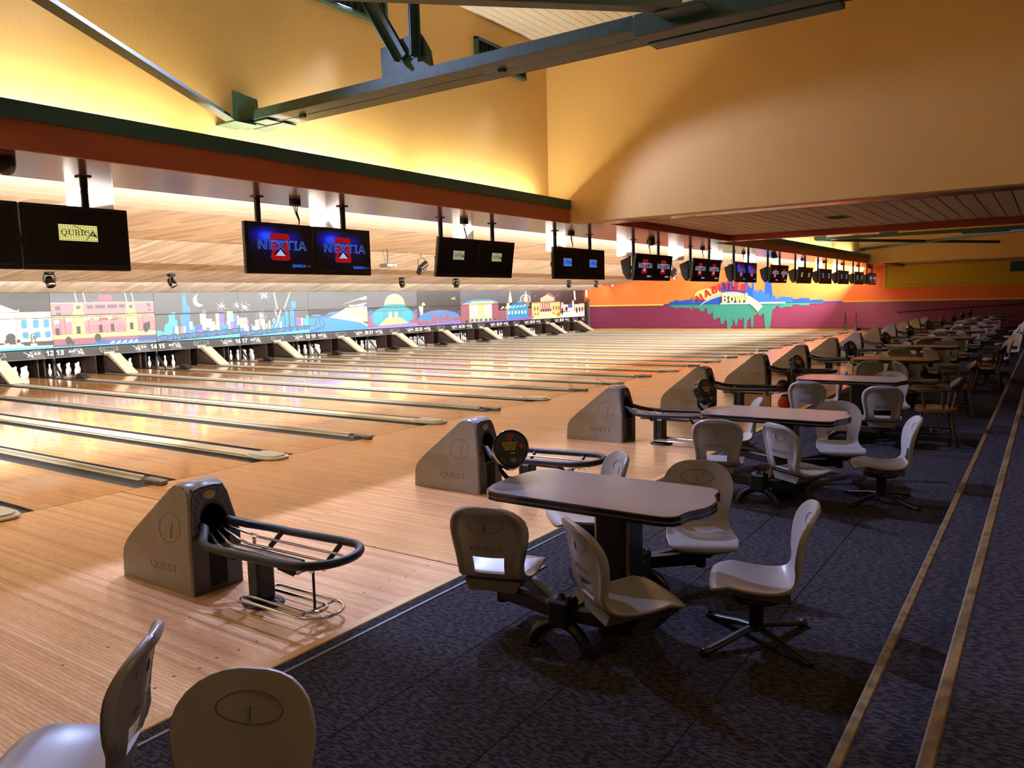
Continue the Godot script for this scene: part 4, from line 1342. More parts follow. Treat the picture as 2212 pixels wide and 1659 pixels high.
func trusses() -> void:
	var yb := 3.99
	for n in 2:
		var z: float = [-5.40, -30.35][n]
		var t := thing("roof_truss", ["dark green steel roof truss crossing the yellow bay near the camera", "green steel roof truss in the far yellow bay beyond the plank ceiling"][n], "truss", Vector3(0, 0, z))
		var s := S()
		chord(s, -7.27, 8.0, yb)
		obj("bottom_chord", s, M.steel_green, t)
		s = S()
		chord(s, -7.27, 8.0, 6.05)
		obj("top_chord", s, M.steel_green, t)
		s = S()
		plate(s, [[-7.27, yb + 0.09], [-7.27, yb + 0.36], [-6.88, yb + 0.2], [-6.87, yb + 0.09]], -0.02)
		obj("gusset_plate", s, M.steel_green, t)
		s = S()
		box(s, Vector3(-6.98, yb - 0.018, -0.1), Vector3(0.5, 0.012, 0.17), 0.002)
		box(s, Vector3(-6.98, yb - 0.018, -0.31), Vector3(0.5, 0.012, 0.17), 0.002)
		box(s, Vector3(-7.1, yb - 0.03, -0.02), Vector3(0.3, 0.01, 0.3), 0.002)
		obj("bearing_plate", s, M.steel_green, t)
		for e in [[-5.10, 1], [0.0, -1], [3.2, 1]]:
			var xg: float = e[0]
			s = S()
			plate(s, [[xg, yb + 0.09], [xg - 0.01, yb + 0.36], [xg + 0.35, yb + 0.41], [xg + 0.48, yb + 0.39], [xg + 0.58, yb + 0.23], [xg + 0.6, yb + 0.09]], -0.03)
			obj("gusset_plate", s, M.steel_green, t)
			s = S()
			angle_pair(s, Vector3(xg + 0.24, yb + 0.19, 0.0), Vector3(xg - 0.95, 6.05, 0.0), 0.1, 0.075)
			obj("diagonal", s, M.steel_green, t)
			s = S()
			for sg in [-1, 1]:
				box(s, Vector3(xg + 0.44 + sg * 0.028, yb + 1.12, 0.012), Vector3(0.05, 1.85, 0.009))
				box(s, Vector3(xg + 0.44 + sg * 0.008, yb + 1.12, 0.05), Vector3(0.009, 1.85, 0.08))
			obj("vertical", s, M.steel_green, t)
		# splice below the chord
		s = S()
		for e in [-0.1, -0.31]: box(s, Vector3(-1.9, yb - 0.03, e), Vector3(1.36, 0.04, 0.17), 0.004)
		box(s, Vector3(-1.9, yb + 0.02, 0.012), Vector3(1.36, 0.15, 0.012), 0.002)
		obj("splice_plate", s, M.steel_green, t)
		for i in 3:
			s = S()
			box(s, Vector3(-2.28 + 0.07 * i, yb + 0.06, 0.025), Vector3(0.04, 0.04, 0.02), 0.006)
			obj("bolt", s, M.dark_steel, t)
		for x in [-6.4, -3.9]:
			s = S()
			box(s, Vector3(x, yb, -0.2), Vector3(0.07, 0.05, 0.04), 0.004)
			obj("spacer", s, M.steel_green, t)
	# flat bracing angles between the trusses
	var brace := func(label: String, a: Vector3, b: Vector3):
		var o := thing("cross_brace", label, "brace", a, 0.0, "horizontal truss braces")
		var s := S()
		bar(s, Vector3.ZERO, b - a, 0.11, 0.01)
		var side := (b - a).cross(Vector3.UP).normalized() * 0.055
		bar(s, Vector3(0, 0.05, 0) + side, b - a + Vector3(0, 0.05, 0) + side, 0.01, 0.1)
		obj("angle_iron", s, M.steel_green, o)
		s = S()
		box(s, Vector3(0.0, -0.012, 0.0), Vector3(0.34, 0.012, 0.26), 0.003)
		obj("end_plate", s, M.steel_green, o)
	brace.call("green brace rising from the wall bracket to the top left corner", Vector3(-7.12, 3.96, -5.32), Vector3(-4.4, 3.96, -1.35))
	brace.call("green brace meeting the truss chord at the top edge of the photo", Vector3(-2.15, 4.0, -5.3), Vector3(-5.2, 4.0, -2.35))
	brace.call("thin green brace of the far bay starting at the left wall corner", Vector3(-6.95, 3.95, -30.5), Vector3(-1.9, 3.95, -38.4))
	brace.call("thin green brace of the far bay rising towards the far bulkhead corner", Vector3(-7.2, 3.93, -38.4), Vector3(-0.6, 3.93, -30.6))
	brace.call("short green brace of the far bay at the right edge", Vector3(1.9, 3.95, -30.5), Vector3(-0.9, 3.95, -38.4))

# ---------------------------------------------------------------- ball returns
func hood_half(y: float) -> float:
	return 0.212 if y < 0.40 else lerpf(0.212, 0.15, clampf((y - 0.40) / 0.38, 0, 1))

func hood_front(y: float) -> float:
	return 0.0 if y < 0.40 else -(y - 0.40) * 0.2

func make_ball_return() -> Node3D:
	# origin on the floor under the middle of the hood's front face; the rack reaches out along +x
	var t := thing("ball_return", "", "ball return", Vector3.ZERO, 0.0, "ball returns along the approach")
	var side := [[0.0, 0.0], [0.0, 0.40], [-0.06, 0.70], [-0.085, 0.755], [-0.125, 0.785], [-0.18, 0.795], [-0.24, 0.79], [-0.295, 0.765], [-0.33, 0.735], [-0.80, 0.345], [-0.86, 0.285], [-0.90, 0.225], [-0.92, 0.16], [-0.93, 0.0]]
	var s := S()
	var n := side.size()
	var cen := Vector3(-0.4, 0.35, 0)
	# shell over the top and back, then bevel, then the sides
	var b := 0.02
	s.set_smooth_group(1)
	for i in range(3, n - 1):
		var p: Array = side[i]
		var q: Array = side[i + 1]
		var hp := hood_half(p[1]) - b
		var hq := hood_half(q[1]) - b
		quad(s, Vector3(p[0], p[1], -hp), Vector3(p[0], p[1], hp), Vector3(q[0], q[1], hq), Vector3(q[0], q[1], -hq), cen)
	var inset := func(i: int) -> Vector2:
		var p := Vector2(side[i][0], side[i][1])
		var d := (Vector2(-0.42, 0.36) - p).normalized()
		if i == 0: return Vector2(-b, 0)
		if i == n - 1: return Vector2(-0.93 + b, 0)
		return p + d * b
	var poly := PackedVector2Array()
	for i in n: poly.append(inset.call(i))
	for sg in [-1.0, 1.0]:
		s.set_smooth_group(1)
		for i in n - 1:
			var p: Array = side[i]
			var q: Array = side[i + 1]
			var pi_: Vector2 = poly[i]
			var qi: Vector2 = poly[i + 1]
			quad(s, Vector3(p[0], p[1], sg * (hood_half(p[1]) - b)), Vector3(q[0], q[1], sg * (hood_half(q[1]) - b)), Vector3(qi.x, qi.y, sg * hood_half(qi.y)), Vector3(pi_.x, pi_.y, sg * hood_half(pi_.y)), cen)
		# side face in rows so that it can bend with the taper
		s.set_smooth_group(-1)
		var rows := [0.0, 0.1, 0.2, 0.3, 0.40, 0.5, 0.6, 0.7, 0.75, 0.775]
		for r in rows.size() - 1:
			var ya: float = rows[r]
			var yb: float = rows[r + 1]
			var xs := func(y: float) -> Array:
				var lo := 1e9
				var hi := -1e9
				for i in poly.size():
					var u := poly[i]
					var w := poly[(i + 1) % poly.size()]
					if (u.y - y) * (w.y - y) <= 0.0:
						for f in [0.0, 1.0]:
							var x := lerpf(u.x, w.x, clampf((y - u.y) / (w.y - u.y), 0, 1) if absf(w.y - u.y) > 1e-6 else f)
							lo = minf(lo, x)
							hi = maxf(hi, x)
				return [lo, hi]
			var A: Array = xs.call(ya)
			var B: Array = xs.call(yb)
			quad(s, Vector3(A[0], ya, sg * hood_half(ya)), Vector3(A[1], ya, sg * hood_half(ya)), Vector3(B[1], yb, sg * hood_half(yb)), Vector3(B[0], yb, sg * hood_half(yb)), cen)
	var body := obj("hood", s, M.hood_grey, t)
	# raised oval, bar and lettering on both sides
	for sg in [1.0, -1.0]:
		s = S()
		var ring := []
		for i in 32:
			var a := TAU * i / 32.0
			var y := 0.47 + 0.105 * sin(a)
			ring.append(Vector3(-0.26 + 0.13 * cos(a), y, sg * (hood_half(y) + 0.0005)))
		tube(s, ring, 0.0022, 5, true)
		obj("oval_line", s, M.emboss, body)
		s = S()
		for v in [[-0.242, 0.40, -0.242, 0.495], [-0.228, 0.40, -0.228, 0.495], [-0.25, 0.498, -0.22, 0.498]]:
			bar(s, Vector3(v[0], v[1], sg * (hood_half(v[1]) + 0.0)), Vector3(v[2], v[3], sg * (hood_half(v[3]) + 0.0)), 0.003, 0.004)
		obj("bar_mark", s, M.emboss, body)
		var xf := Transform3D(Basis(), Vector3(-0.36, 0.17, 0.2125)) if sg > 0 else Transform3D(Basis(Vector3.UP, PI), Vector3(-0.36, 0.17, -0.2125))
		text("lettering", "QUEST", 0.055, M.emboss, body, xf, 0.001, 300, false, 0.34)
	# front with an arched mouth
	var m := 28
	var outer := []
	var arch := []
	var dec := []
	for i in m + 1:
		var f := float(i) / m
		var o: Vector2
		# outer outline from bottom left over the top to bottom right
		var path := [[-0.200, 0.0], [-0.200, 0.40], [-0.150, 0.70], [-0.128, 0.745], [-0.10, 0.765], [0.10, 0.765], [0.128, 0.745], [0.150, 0.70], [0.200, 0.40], [0.200, 0.0]]
		var lens := [0.0]
		for j in path.size() - 1: lens.append(lens[j] + Vector2(path[j][0], path[j][1]).distance_to(Vector2(path[j + 1][0], path[j + 1][1])))
		var want: float = f * lens[-1]
		for j in path.size() - 1:
			if want <= lens[j + 1] + 1e-6:
				o = Vector2(path[j][0], path[j][1]).lerp(Vector2(path[j + 1][0], path[j + 1][1]), (want - lens[j]) / (lens[j + 1] - lens[j]))
				break
		var a: Vector2
		if f < 0.28: a = Vector2(-0.105, lerpf(0.33, 0.52, f / 0.28))
		elif f > 0.72: a = Vector2(0.105, lerpf(0.52, 0.33, (f - 0.72) / 0.28))
		else:
			var th := PI * (1.0 - (f - 0.28) / 0.44)
			a = Vector2(0.105 * cos(th), 0.52 + 0.115 * sin(th))
		outer.append(Vector3(hood_front(o.y) + 0.004, o.y, o.x))
		arch.append(Vector3(hood_front(a.y) + 0.004, a.y, a.x))
		dec.append([o, a])
	s = S()
	for i in m: quad(s, outer[i], outer[i + 1], arch[i + 1], arch[i], cen)
	quad(s, outer[0], arch[0], arch[m], outer[m], cen)
	for i in m: quad(s, outer[i], outer[i + 1], outer[i + 1] - Vector3(0.02, 0, 0), outer[i] - Vector3(0.02, 0, 0), cen)
	var front := obj("front_panel", s, M.hood_front, t)
	s = S()
	for i in m + 1:
		var j := (i + 1) % (m + 1)
		quad(s, arch[i], arch[j], arch[j] - Vector3(0.34, 0, 0), arch[i] - Vector3(0.34, 0, 0), Vector3(-0.1, 2, 0))
	box(s, Vector3(-0.36, 0.48, 0), Vector3(0.01, 0.36, 0.24))
	obj("mouth", s, M.black_matte, front)
	bx("slot_panel", Vector3(0.004, 0.175, 0.0), Vector3(0.01, 0.27, 0.14), M.black_matte, front)
	# fan decal round the arch
	s = S()
	var s2 := S()
	var da := []
	var db := []
	for i in range(7, m - 6):
		var o: Vector2 = dec[i][0]
		var a: Vector2 = dec[i][1]
		var p := a.lerp(o, 0.22)
		var q := a.lerp(o, 0.86)
		da.append(Vector3(hood_front(p.y) + 0.0055, p.y, p.x))
		db.append(Vector3(hood_front(q.y) + 0.0055, q.y, q.x))
	for i in da.size() - 1: quad(s, da[i], da[i + 1], db[i + 1], db[i], cen)
	obj("decal", s, M.decal_blue, front)
	for i in range(0, da.size()): bar(s2, da[i], db[i], 0.002, 0.0035, 0.0, Vector3.RIGHT)
	for i in da.size() - 1:
		bar(s2, da[i], da[i + 1], 0.002, 0.004, 0.0, Vector3.RIGHT)
		bar(s2, db[i], db[i + 1], 0.002, 0.005, 0.0, Vector3.RIGHT)
	obj("decal_lines", s2, M.decal_tan, front)
	s = S()
	var tilt := Basis(Vector3.BACK, -PI / 2 + 0.2)
	lathe(s, [Vector2(0, 0.003), Vector2(0.05, 0.003), Vector2(0.05, 0.0)], 20, Transform3D(tilt * Basis.from_scale(Vector3(0.62, 1, 1)), Vector3(hood_front(0.705) + 0.0065, 0.7, 0)))
	obj("decal_oval", s, M.decal_tan, front)
	for e in [[0.05, -0.17], [0.05, -0.15], [0.05, 0.17], [0.05, 0.15], [0.43, -0.155], [0.43, 0.155]]:
		s = S()
		var big: bool = e[0] > 0.3
		lathe(s, [Vector2(0, 0.006), Vector2(0.012 if big else 0.005, 0.004), Vector2(0.014 if big else 0.006, 0.0)], 10, Transform3D(Basis(Vector3.BACK, -PI / 2), Vector3(hood_front(e[0]) + 0.004, e[0], e[1])))
		obj("bolt", s, M.black if big else M.alu, front)
	# rack: padded loop, chrome rails, straps, post, base and foot loops
	var loop := []
	for v in [[-0.25, 0.50, 0.095], [-0.02, 0.50, 0.105], [0.05, 0.49, 0.12], [0.12, 0.462, 0.175], [0.19, 0.442, 0.235], [0.28, 0.435, 0.262], [0.5, 0.435, 0.268], [1.02, 0.452, 0.268]]: loop.append(Vector3(v[0], v[1], v[2]))
	for i in range(1, 12):
		var a := PI / 2 - PI * i / 12.0
		loop.append(Vector3(1.10 + 0.268 * cos(a) * 0.95, 0.456, 0.268 * sin(a)))
	for v in [[1.02, 0.452, -0.268], [0.5, 0.435, -0.268], [0.28, 0.435, -0.262], [0.19, 0.442, -0.235], [0.12, 0.462, -0.175], [0.05, 0.49, -0.12], [-0.02, 0.50, -0.105], [-0.25, 0.50, -0.095]]: loop.append(Vector3(v[0], v[1], v[2]))
	s = S()
	tube(s, loop, 0.029, 12)
	var rack := obj("rack_loop", s, M.black, t)
	for z in [[-0.15, 0.385], [-0.05, 0.365], [0.05, 0.365], [0.15, 0.385]]:
		s = S()
		tube(s, [Vector3(-0.3, 0.47, z[0] * 0.5), Vector3(0.05, 0.455, z[0] * 0.55), Vector3(0.2, z[1] + 0.03, z[0] * 0.9), Vector3(0.3, z[1] + 0.012, z[0]), Vector3(1.15, z[1] + 0.02, z[0]), Vector3(1.2, z[1] + 0.005, z[0])], 0.0105, 8)
		obj("chrome_rail", s, M.chrome, rack)
	for x in [0.42, 1.02]:
		s = S()
		bar(s, Vector3(x, 0.43, 0.262), Vector3(x, 0.345, 0.14), 0.04, 0.008, 0.0, Vector3.RIGHT)
		bar(s, Vector3(x, 0.345, 0.145), Vector3(x, 0.345, -0.145), 0.04, 0.008)
		bar(s, Vector3(x, 0.43, -0.262), Vector3(x, 0.345, -0.14), 0.04, 0.008, 0.0, Vector3.RIGHT)
		obj("cross_strap", s, M.black, rack)
	s = S()
	box(s, Vector3(0.37, 0.415, -0.05), Vector3(0.03, 0.05, 0.012), 0.002)
	box(s, Vector3(0.385, 0.442, -0.05), Vector3(0.05, 0.01, 0.03), 0.003)
	obj("rail_clip", s, M.chrome, rack)
	s = S()
	box(s, Vector3(0.50, 0.19, 0.0), Vector3(0.11, 0.34, 0.15), 0.02)
	box(s, Vector3(0.42, 0.19, 0.0), Vector3(0.05, 0.34, 0.09), 0.01)
	var post := obj("post", s, M.dark_steel, t)
	bx("bracket", Vector3(0.55, 0.352, 0), Vector3(0.7, 0.02, 0.1), M.black, post, 0.004)
	s = S()
	lathe(s, [Vector2(0, 0.028), Vector2(0.10, 0.026), Vector2(0.135, 0.012), Vector2(0.14, 0.0)], 24, Transform3D(Basis.from_scale(Vector3(1.15, 1, 0.95)), Vector3(0.5, 0, 0)))
	obj("base_disc", s, M.black, post)
	for lp in [[0.165, 0.07, 1.24], [0.085, 0.078, 1.14]]:
		var pts := []
		var hz: float = lp[0]
		var xe: float = lp[2]
		for i in 10:
			var a := PI / 2 - PI * i / 9.0
			pts.append(Vector3(xe - hz + hz * cos(a) , lp[1], hz * sin(a)))
		# the loop runs back beside the post and turns round
		pts.append(Vector3(0.50, lp[1], -hz))
		if hz > 0.1:
			var inn := 0.085
			for i in range(1, 6):
				var a := -PI / 2 - PI * i / 6.0
				pts.append(Vector3(0.46 + (hz - inn) / 2 * cos(a) * 1.0, lp[1], -(hz + inn) / 2 + (hz - inn) / 2 * sin(a) * 1.0))
			pts.append(Vector3(0.5, lp[1], -inn))
		s = S()
		if hz > 0.1:
			# outer loop and inner hairpin share one bent tube
			var full := []
			for q in [[0.5, -0.085], [0.465, -0.095], [0.45, -0.125], [0.465, -0.155], [0.5, -0.165]]: full.append(Vector3(q[0], lp[1], q[1]))
			for i in 13:
				var a := -PI / 2 + PI * i / 12.0
				full.append(Vector3(1.06 + 0.165 * cos(a), lp[1], 0.165 * sin(a)))
			for q in [[0.5, 0.165], [0.465, 0.155], [0.45, 0.125], [0.465, 0.095], [0.5, 0.085]]: full.append(Vector3(q[0], lp[1], q[1]))
			for i in 9:
				var a := PI / 2 - PI * i / 8.0
				full.append(Vector3(1.02 + 0.085 * cos(a), lp[1], 0.085 * sin(a)))
			tube(s, full, 0.0125, 8, true)
			obj("foot_loop", s, M.chrome, t)
	s = S()
	tube(s, [Vector3(1.03, 0.36, 0.0), Vector3(1.03, 0.07, 0.0)], 0.009, 8)
	bar(s, Vector3(1.03, 0.062, -0.16), Vector3(1.03, 0.062, 0.16), 0.016, 0.006)
	obj("foot_rod", s, M.black, t)
	return t

func ball_returns() -> void:
	var proto := make_ball_return()
	for k in 13:
		var at := Vector3(-4.94, 0, Z0 - P * k + 0.03)
		var l := "grey ball return with black rack, %s from the camera" % nth(k)
		if k == 0: l = "nearest grey ball return, complete with rack and chrome foot loops"
		if k == 12: l = "last grey ball return, against the purple far wall"
		if k == 0:
			proto.position = at
			proto.set_meta("label", l)
		else: dup(proto, l, at, 0.0)
	for v in [["maroon bowling ball on the rack behind the third table", "ball_maroon", -3.66, 0.52, -13.27, 0.14], ["orange bowling ball on the floor under the rack by the second table", "ball_orange", -3.72, 0.195, -13.6, 0.3], ["dark red bowling ball on the floor half behind the orange one", "ball_dark", -3.8, 0.195, -13.95, 0.9]]:
		var s := S()
		var pr := []
		for i in 15: pr.append(Vector2(0.109 * cos(-PI / 2 + PI * i / 14.0), 0.109 * sin(-PI / 2 + PI * i / 14.0)))
		lathe(s, pr, 24)
		var o := thing("bowling_ball", v[0], "ball", Vector3(v[2], v[3], v[4]), v[5], "bowling balls")
		obj("ball", s, M[v[1]], o)
		for h in [[0.0, 0.3], [0.22, 0.32], [0.1, 0.12]]:
			s = S()
			var nrm := Vector3(0.8, 0.45 + h[1], h[0] + 0.3).normalized()
			lathe(s, [Vector2(0, 0.001), Vector2(0.013, 0.001), Vector2(0.013, -0.01)], 10, Transform3D(Basis(Quaternion(Vector3.UP, nrm)), nrm * 0.1085))
			obj("finger_hole", s, M.black_matte, o)

# ---------------------------------------------------------------- seats and tables
const PROFILE := [[0.232, 0.296], [0.246, 0.318], [0.240, 0.340], [0.205, 0.351], [0.14, 0.346], [0.06, 0.334], [-0.02, 0.326], [-0.09, 0.327], [-0.14, 0.337], [-0.175, 0.356], [-0.197, 0.385], [-0.212, 0.43], [-0.222, 0.475], [-0.233, 0.53], [-0.245, 0.585], [-0.255, 0.63], [-0.265, 0.67], [-0.274, 0.705], [-0.281, 0.733], [-0.286, 0.752], [-0.289, 0.764], [-0.2905, 0.771]]

func half_width(i: int) -> float:
	return [0.145, 0.175, 0.192, 0.207, 0.215, 0.217, 0.215, 0.210, 0.204, 0.197, 0.192, 0.194, 0.204, 0.216, 0.225, 0.224, 0.212, 0.191, 0.161, 0.127, 0.091, 0.049][i]

func shell_mesh() -> ArrayMesh:
	var us := [-1.0, -0.975, -0.92, -0.86, -0.80, -0.70, -0.58, -0.46, -0.3, -0.1, 0.1, 0.3, 0.46, 0.58, 0.70, 0.80, 0.86, 0.92, 0.975, 1.0]
	var n := PROFILE.size()
	var fr := []
	var bk := []
	for i in n:
		var p := Vector2(PROFILE[i][0], PROFILE[i][1])
		var a: Array = PROFILE[maxi(i - 1, 0)]
		var b: Array = PROFILE[mini(i + 1, n - 1)]
		var t := Vector2(b[0] - a[0], b[1] - a[1]).normalized()
		var nn := Vector2(t.y, -t.x)
		if nn.length() < 0.1: nn = Vector2(0, 1)
		var w := half_width(i)
		var backness := smoothstep(0.36, 0.5, p.y)
		var seatness := 1.0 - backness
		var f := []
		var g := []
		for u in us:
			var rim := smoothstep(0.78, 0.90, absf(u))
			if i >= 17: rim = maxf(rim, smoothstep(16.5, 18.2, float(i)))
			var dish := backness * 0.055 * pow(absf(u) * w / 0.222, 2.2) + seatness * (0.018 * pow(absf(u), 3.0) if i > 3 else 0.0)
			if i <= 3: dish -= 0.02 * pow(absf(u), 3.0) * (1.0 - i / 4.0)
			var q := p + nn * dish
			var th := lerpf(0.012, 0.030, rim) if backness > 0.5 else lerpf(0.016, 0.022, rim)
			if absf(u) > 0.95: th *= 0.75 if absf(u) < 0.99 else 0.55
			if i < 2: th *= 0.6
			if i >= n - 2: th *= 0.7
			var o := q - nn * th
			var x: float = u * w
			f.append(Vector3(x, q.y, -q.x))
			g.append(Vector3(x * (1.0 if absf(u) < 0.99 else 0.985), o.y, -o.x))
		fr.append(f)
		bk.append(g)
	var s := S()
	var m := us.size()
	var hole := func(i: int, j: int) -> bool: return i >= 10 and i < 12 and j >= 7 and j < m - 8
	for i in n - 1:
		for j in m - 1:
			if hole.call(i, j): continue
			s.set_smooth_group(1)
			quad(s, fr[i][j], fr[i][j + 1], fr[i + 1][j + 1], fr[i + 1][j], (bk[i][j] + bk[i + 1][j + 1]) / 2.0)
			s.set_smooth_group(1)
			quad(s, bk[i][j], bk[i][j + 1], bk[i + 1][j + 1], bk[i + 1][j], (fr[i][j] + fr[i + 1][j + 1]) / 2.0)
	for i in n - 1:
		for e in [[0, 1], [m - 1, m - 2]]:
			quad(s, fr[i][e[0]], bk[i][e[0]], bk[i + 1][e[0]], fr[i + 1][e[0]], (fr[i][e[1]] + bk[i + 1][e[1]]) / 2.0)
	for j in m - 1:
		for e in [[0, 1], [n - 1, n - 2]]:
			quad(s, fr[e[0]][j], bk[e[0]][j], bk[e[0]][j + 1], fr[e[0]][j + 1], (fr[e[1]][j] + bk[e[1]][j + 1]) / 2.0)
	s.set_smooth_group(-1)
	for i in [10, 11]:
		for e in [[7, 6], [m - 8, m - 7]]:
			quad(s, fr[i][e[0]], bk[i][e[0]], bk[i + 1][e[0]], fr[i + 1][e[0]], (fr[i][e[1]] + bk[i + 1][e[1]]) / 2.0)
	for j in range(7, m - 8):
		for e in [[10, 9], [12, 13]]:
			quad(s, fr[e[0]][j], bk[e[0]][j], bk[e[0]][j + 1], fr[e[0]][j + 1], (fr[e[1]][j] + bk[e[1]][j + 1]) / 2.0)
	return put(s)

func make_seat(called: String, category: String) -> Node3D:
	var t := thing(called, "", category)
	var sh := obj("seat_shell", shell_mesh(), M.plastic, t)
	# marks on the back rest, front and rear
	for side in [1.0, -1.0]:
		var at := func(x: float, y: float) -> Vector3:
			var f := -0.233 - (y - 0.53) * 0.215
			var d := 0.055 * pow(absf(x / 0.222), 2.2)
			return Vector3(x, y, -(f + d) - (0.0006 if side > 0 else -0.0132))
		var ring := []
		for i in 28:
			var a := TAU * i / 28.0
			ring.append(at.call(0.105 * cos(a), 0.665 + 0.047 * sin(a)))
		var s := S()
		tube(s, ring, 0.0017, 5, true)
		obj("oval_line", s, M.emboss, sh)
		s = S()
		bar(s, at.call(0.0, 0.628), at.call(0.0, 0.668), 0.007, 0.003, 0.0, Vector3.RIGHT)
		obj("slot", s, M.black if side < 0 else M.chrome, sh)
	text("lettering", "QUEST", 0.026, M.emboss, sh, Transform3D(Basis(Vector3.RIGHT, 0.2), Vector3(0, 0.523, 0.2435)), 0.001, 300, false, 0.19)
	# moulded pan under the seat
	var s := S()
	for c in [[0.285, 0.30, 0.34, 0.0], [0.262, 0.20, 0.27, 0.0]]: pass
	var top := [Vector3(-0.17, 0.322, -0.15), Vector3(0.17, 0.322, -0.15), Vector3(0.165, 0.322, 0.165), Vector3(-0.165, 0.322, 0.165)]
	var low := [Vector3(-0.12, 0.268, -0.06), Vector3(0.12, 0.268, -0.06), Vector3(0.135, 0.262, 0.17), Vector3(-0.135, 0.262, 0.17)]
	for i in 4:
		quad(s, top[i], top[(i + 1) % 4], low[(i + 1) % 4], low[i], Vector3(0, 0.3, 0.02))
	quad(s, low[0], low[1], low[2], low[3], Vector3(0, 0.32, 0))
	quad(s, top[0], top[1], top[2], top[3], Vector3(0, 0.28, 0))
	obj("under_pan", s, M.plastic_dark, t)
	return t

func chair_at(proto: Node3D, first: bool, label: String, pos: Vector2, dir: Vector2, group: String) -> Node3D:
	var turn := atan2(-dir.x, -dir.y)
	if first:
		proto.position = Vector3(pos.x, CY, pos.y)
		proto.rotation.y = turn
		proto.set_meta("label", label)
		proto.set_meta("group", group)
		return proto
	return dup(proto, label, Vector3(pos.x, CY, pos.y), turn, group)

func rounded(poly: Array, off: float) -> PackedVector2Array:
	var v := PackedVector2Array()
	for q in poly: v.append(Vector2(q[0], q[1]))
	var r := Geometry2D.offset_polygon(v, off, Geometry2D.JOIN_ROUND)
	return r[0]

func table_outline() -> Array:
	var right := [[0.46, 0.352], [0.52, 0.345], [0.565, 0.322], [0.585, 0.28], [0.588, 0.23], [0.598, 0.18], [0.622, 0.13], [0.645, 0.075], [0.652, 0.0]]
	var left := [[-0.655, 0.0], [-0.652, 0.10], [-0.640, 0.20], [-0.61, 0.285], [-0.56, 0.335], [-0.50, 0.352]]
	var o := []
	for q in left: o.append(q)
	for q in right: o.append(q)
	for i in range(right.size() - 2, -1, -1): o.append([right[i][0], -right[i][1]])
	for i in range(left.size() - 1, 0, -1): o.append([left[i][0], -left[i][1]])
	return o

func make_table() -> Node3D:
	var t := thing("seating_table", "", "table")
	var flat := Basis(Vector3.RIGHT, Vector3.BACK, Vector3.UP)
	var o := table_outline()
	for lay in [["table_top", -0.006, 0.752, 0.010, "table_top"], ["edge_band", 0.004, 0.737, 0.020, "band_dark"], ["edge_stripe", 0.0025, 0.727, 0.011, "band_tan"], ["edge_band", 0.004, 0.712, 0.016, "band_dark"]]:
		var s := S()
		var r := rounded(o, lay[1])
		prism(s, r, lay[3], Transform3D(flat, Vector3(0, lay[2], 0)), true)
		obj(lay[0], s, M[lay[4]], t)
	var s := S()
	box(s, Vector3(0.10, 0.36, 0.0), Vector3(0.19, 0.70, 0.26), 0.02)
	obj("pedestal", s, M.dark_steel, t)
	bx("pedestal_trim", Vector3(0.203, 0.37, 0.10), Vector3(0.012, 0.66, 0.03), M.band_tan, t, 0.003)
	bx("top_plate", Vector3(0.02, 0.70, 0), Vector3(0.8, 0.02, 0.3), M.dark_steel, t, 0.004)
	bx("spine", Vector3(0.03, 0.2, 0.0), Vector3(0.12, 0.09, 0.92), M.dark_steel, t, 0.01)
	for sg in [1.0, -1.0]:
		s = S()
		box(s, Vector3(0.0, 0.205, sg * 0.46), Vector3(0.13, 0.15, 0.13), 0.015)
		lathe(s, [Vector2(0, 0.30), Vector2(0.02, 0.298), Vector2(0.03, 0.285), Vector2(0.05, 0.282), Vector2(0.05, 0.27), Vector2(0.0, 0.27)], 12, Transform3D(Basis(), Vector3(-0.02, 0, sg * 0.46)))
		lathe(s, [Vector2(0, 0.295), Vector2(0.016, 0.295), Vector2(0.016, 0.28)], 6, Transform3D(Basis(), Vector3(0.035, 0, sg * 0.46)))
		obj("pivot_block", s, M.black, t)
		var arch := []
		for i in 13:
			var a := PI * i / 12.0
			arch.append(Vector3(-0.165 * cos(a), 0.012 + 0.135 * sin(a), sg * (0.47 + 0.03 * absf(cos(a)))))
		s = S()
		tube(s, arch, 0.032, 10)
		obj("arched_foot", s, M.dark_steel, t)
		for e in [-1, 1]: bx("foot_pad", Vector3(e * 0.165, 0.006, sg * 0.50), Vector3(0.07, 0.012, 0.06), M.black, t, 0.003)
	return t

func arm(t: Node3D, a: Vector3, b: Vector3) -> void:
	var s := S()
	bar(s, a, b, 0.06, 0.075, 0.006)
	lathe(s, [Vector2(0, 0.268), Vector2(0.033, 0.268), Vector2(0.033, 0.145), Vector2(0.0, 0.142)], 12, Transform3D(Basis(), Vector3(b.x, 0, b.z)))
	box(s, b + Vector3(0, 0.045, 0), Vector3(0.2, 0.012, 0.2), 0.004)
	obj("seat_arm", s, M.black, t)

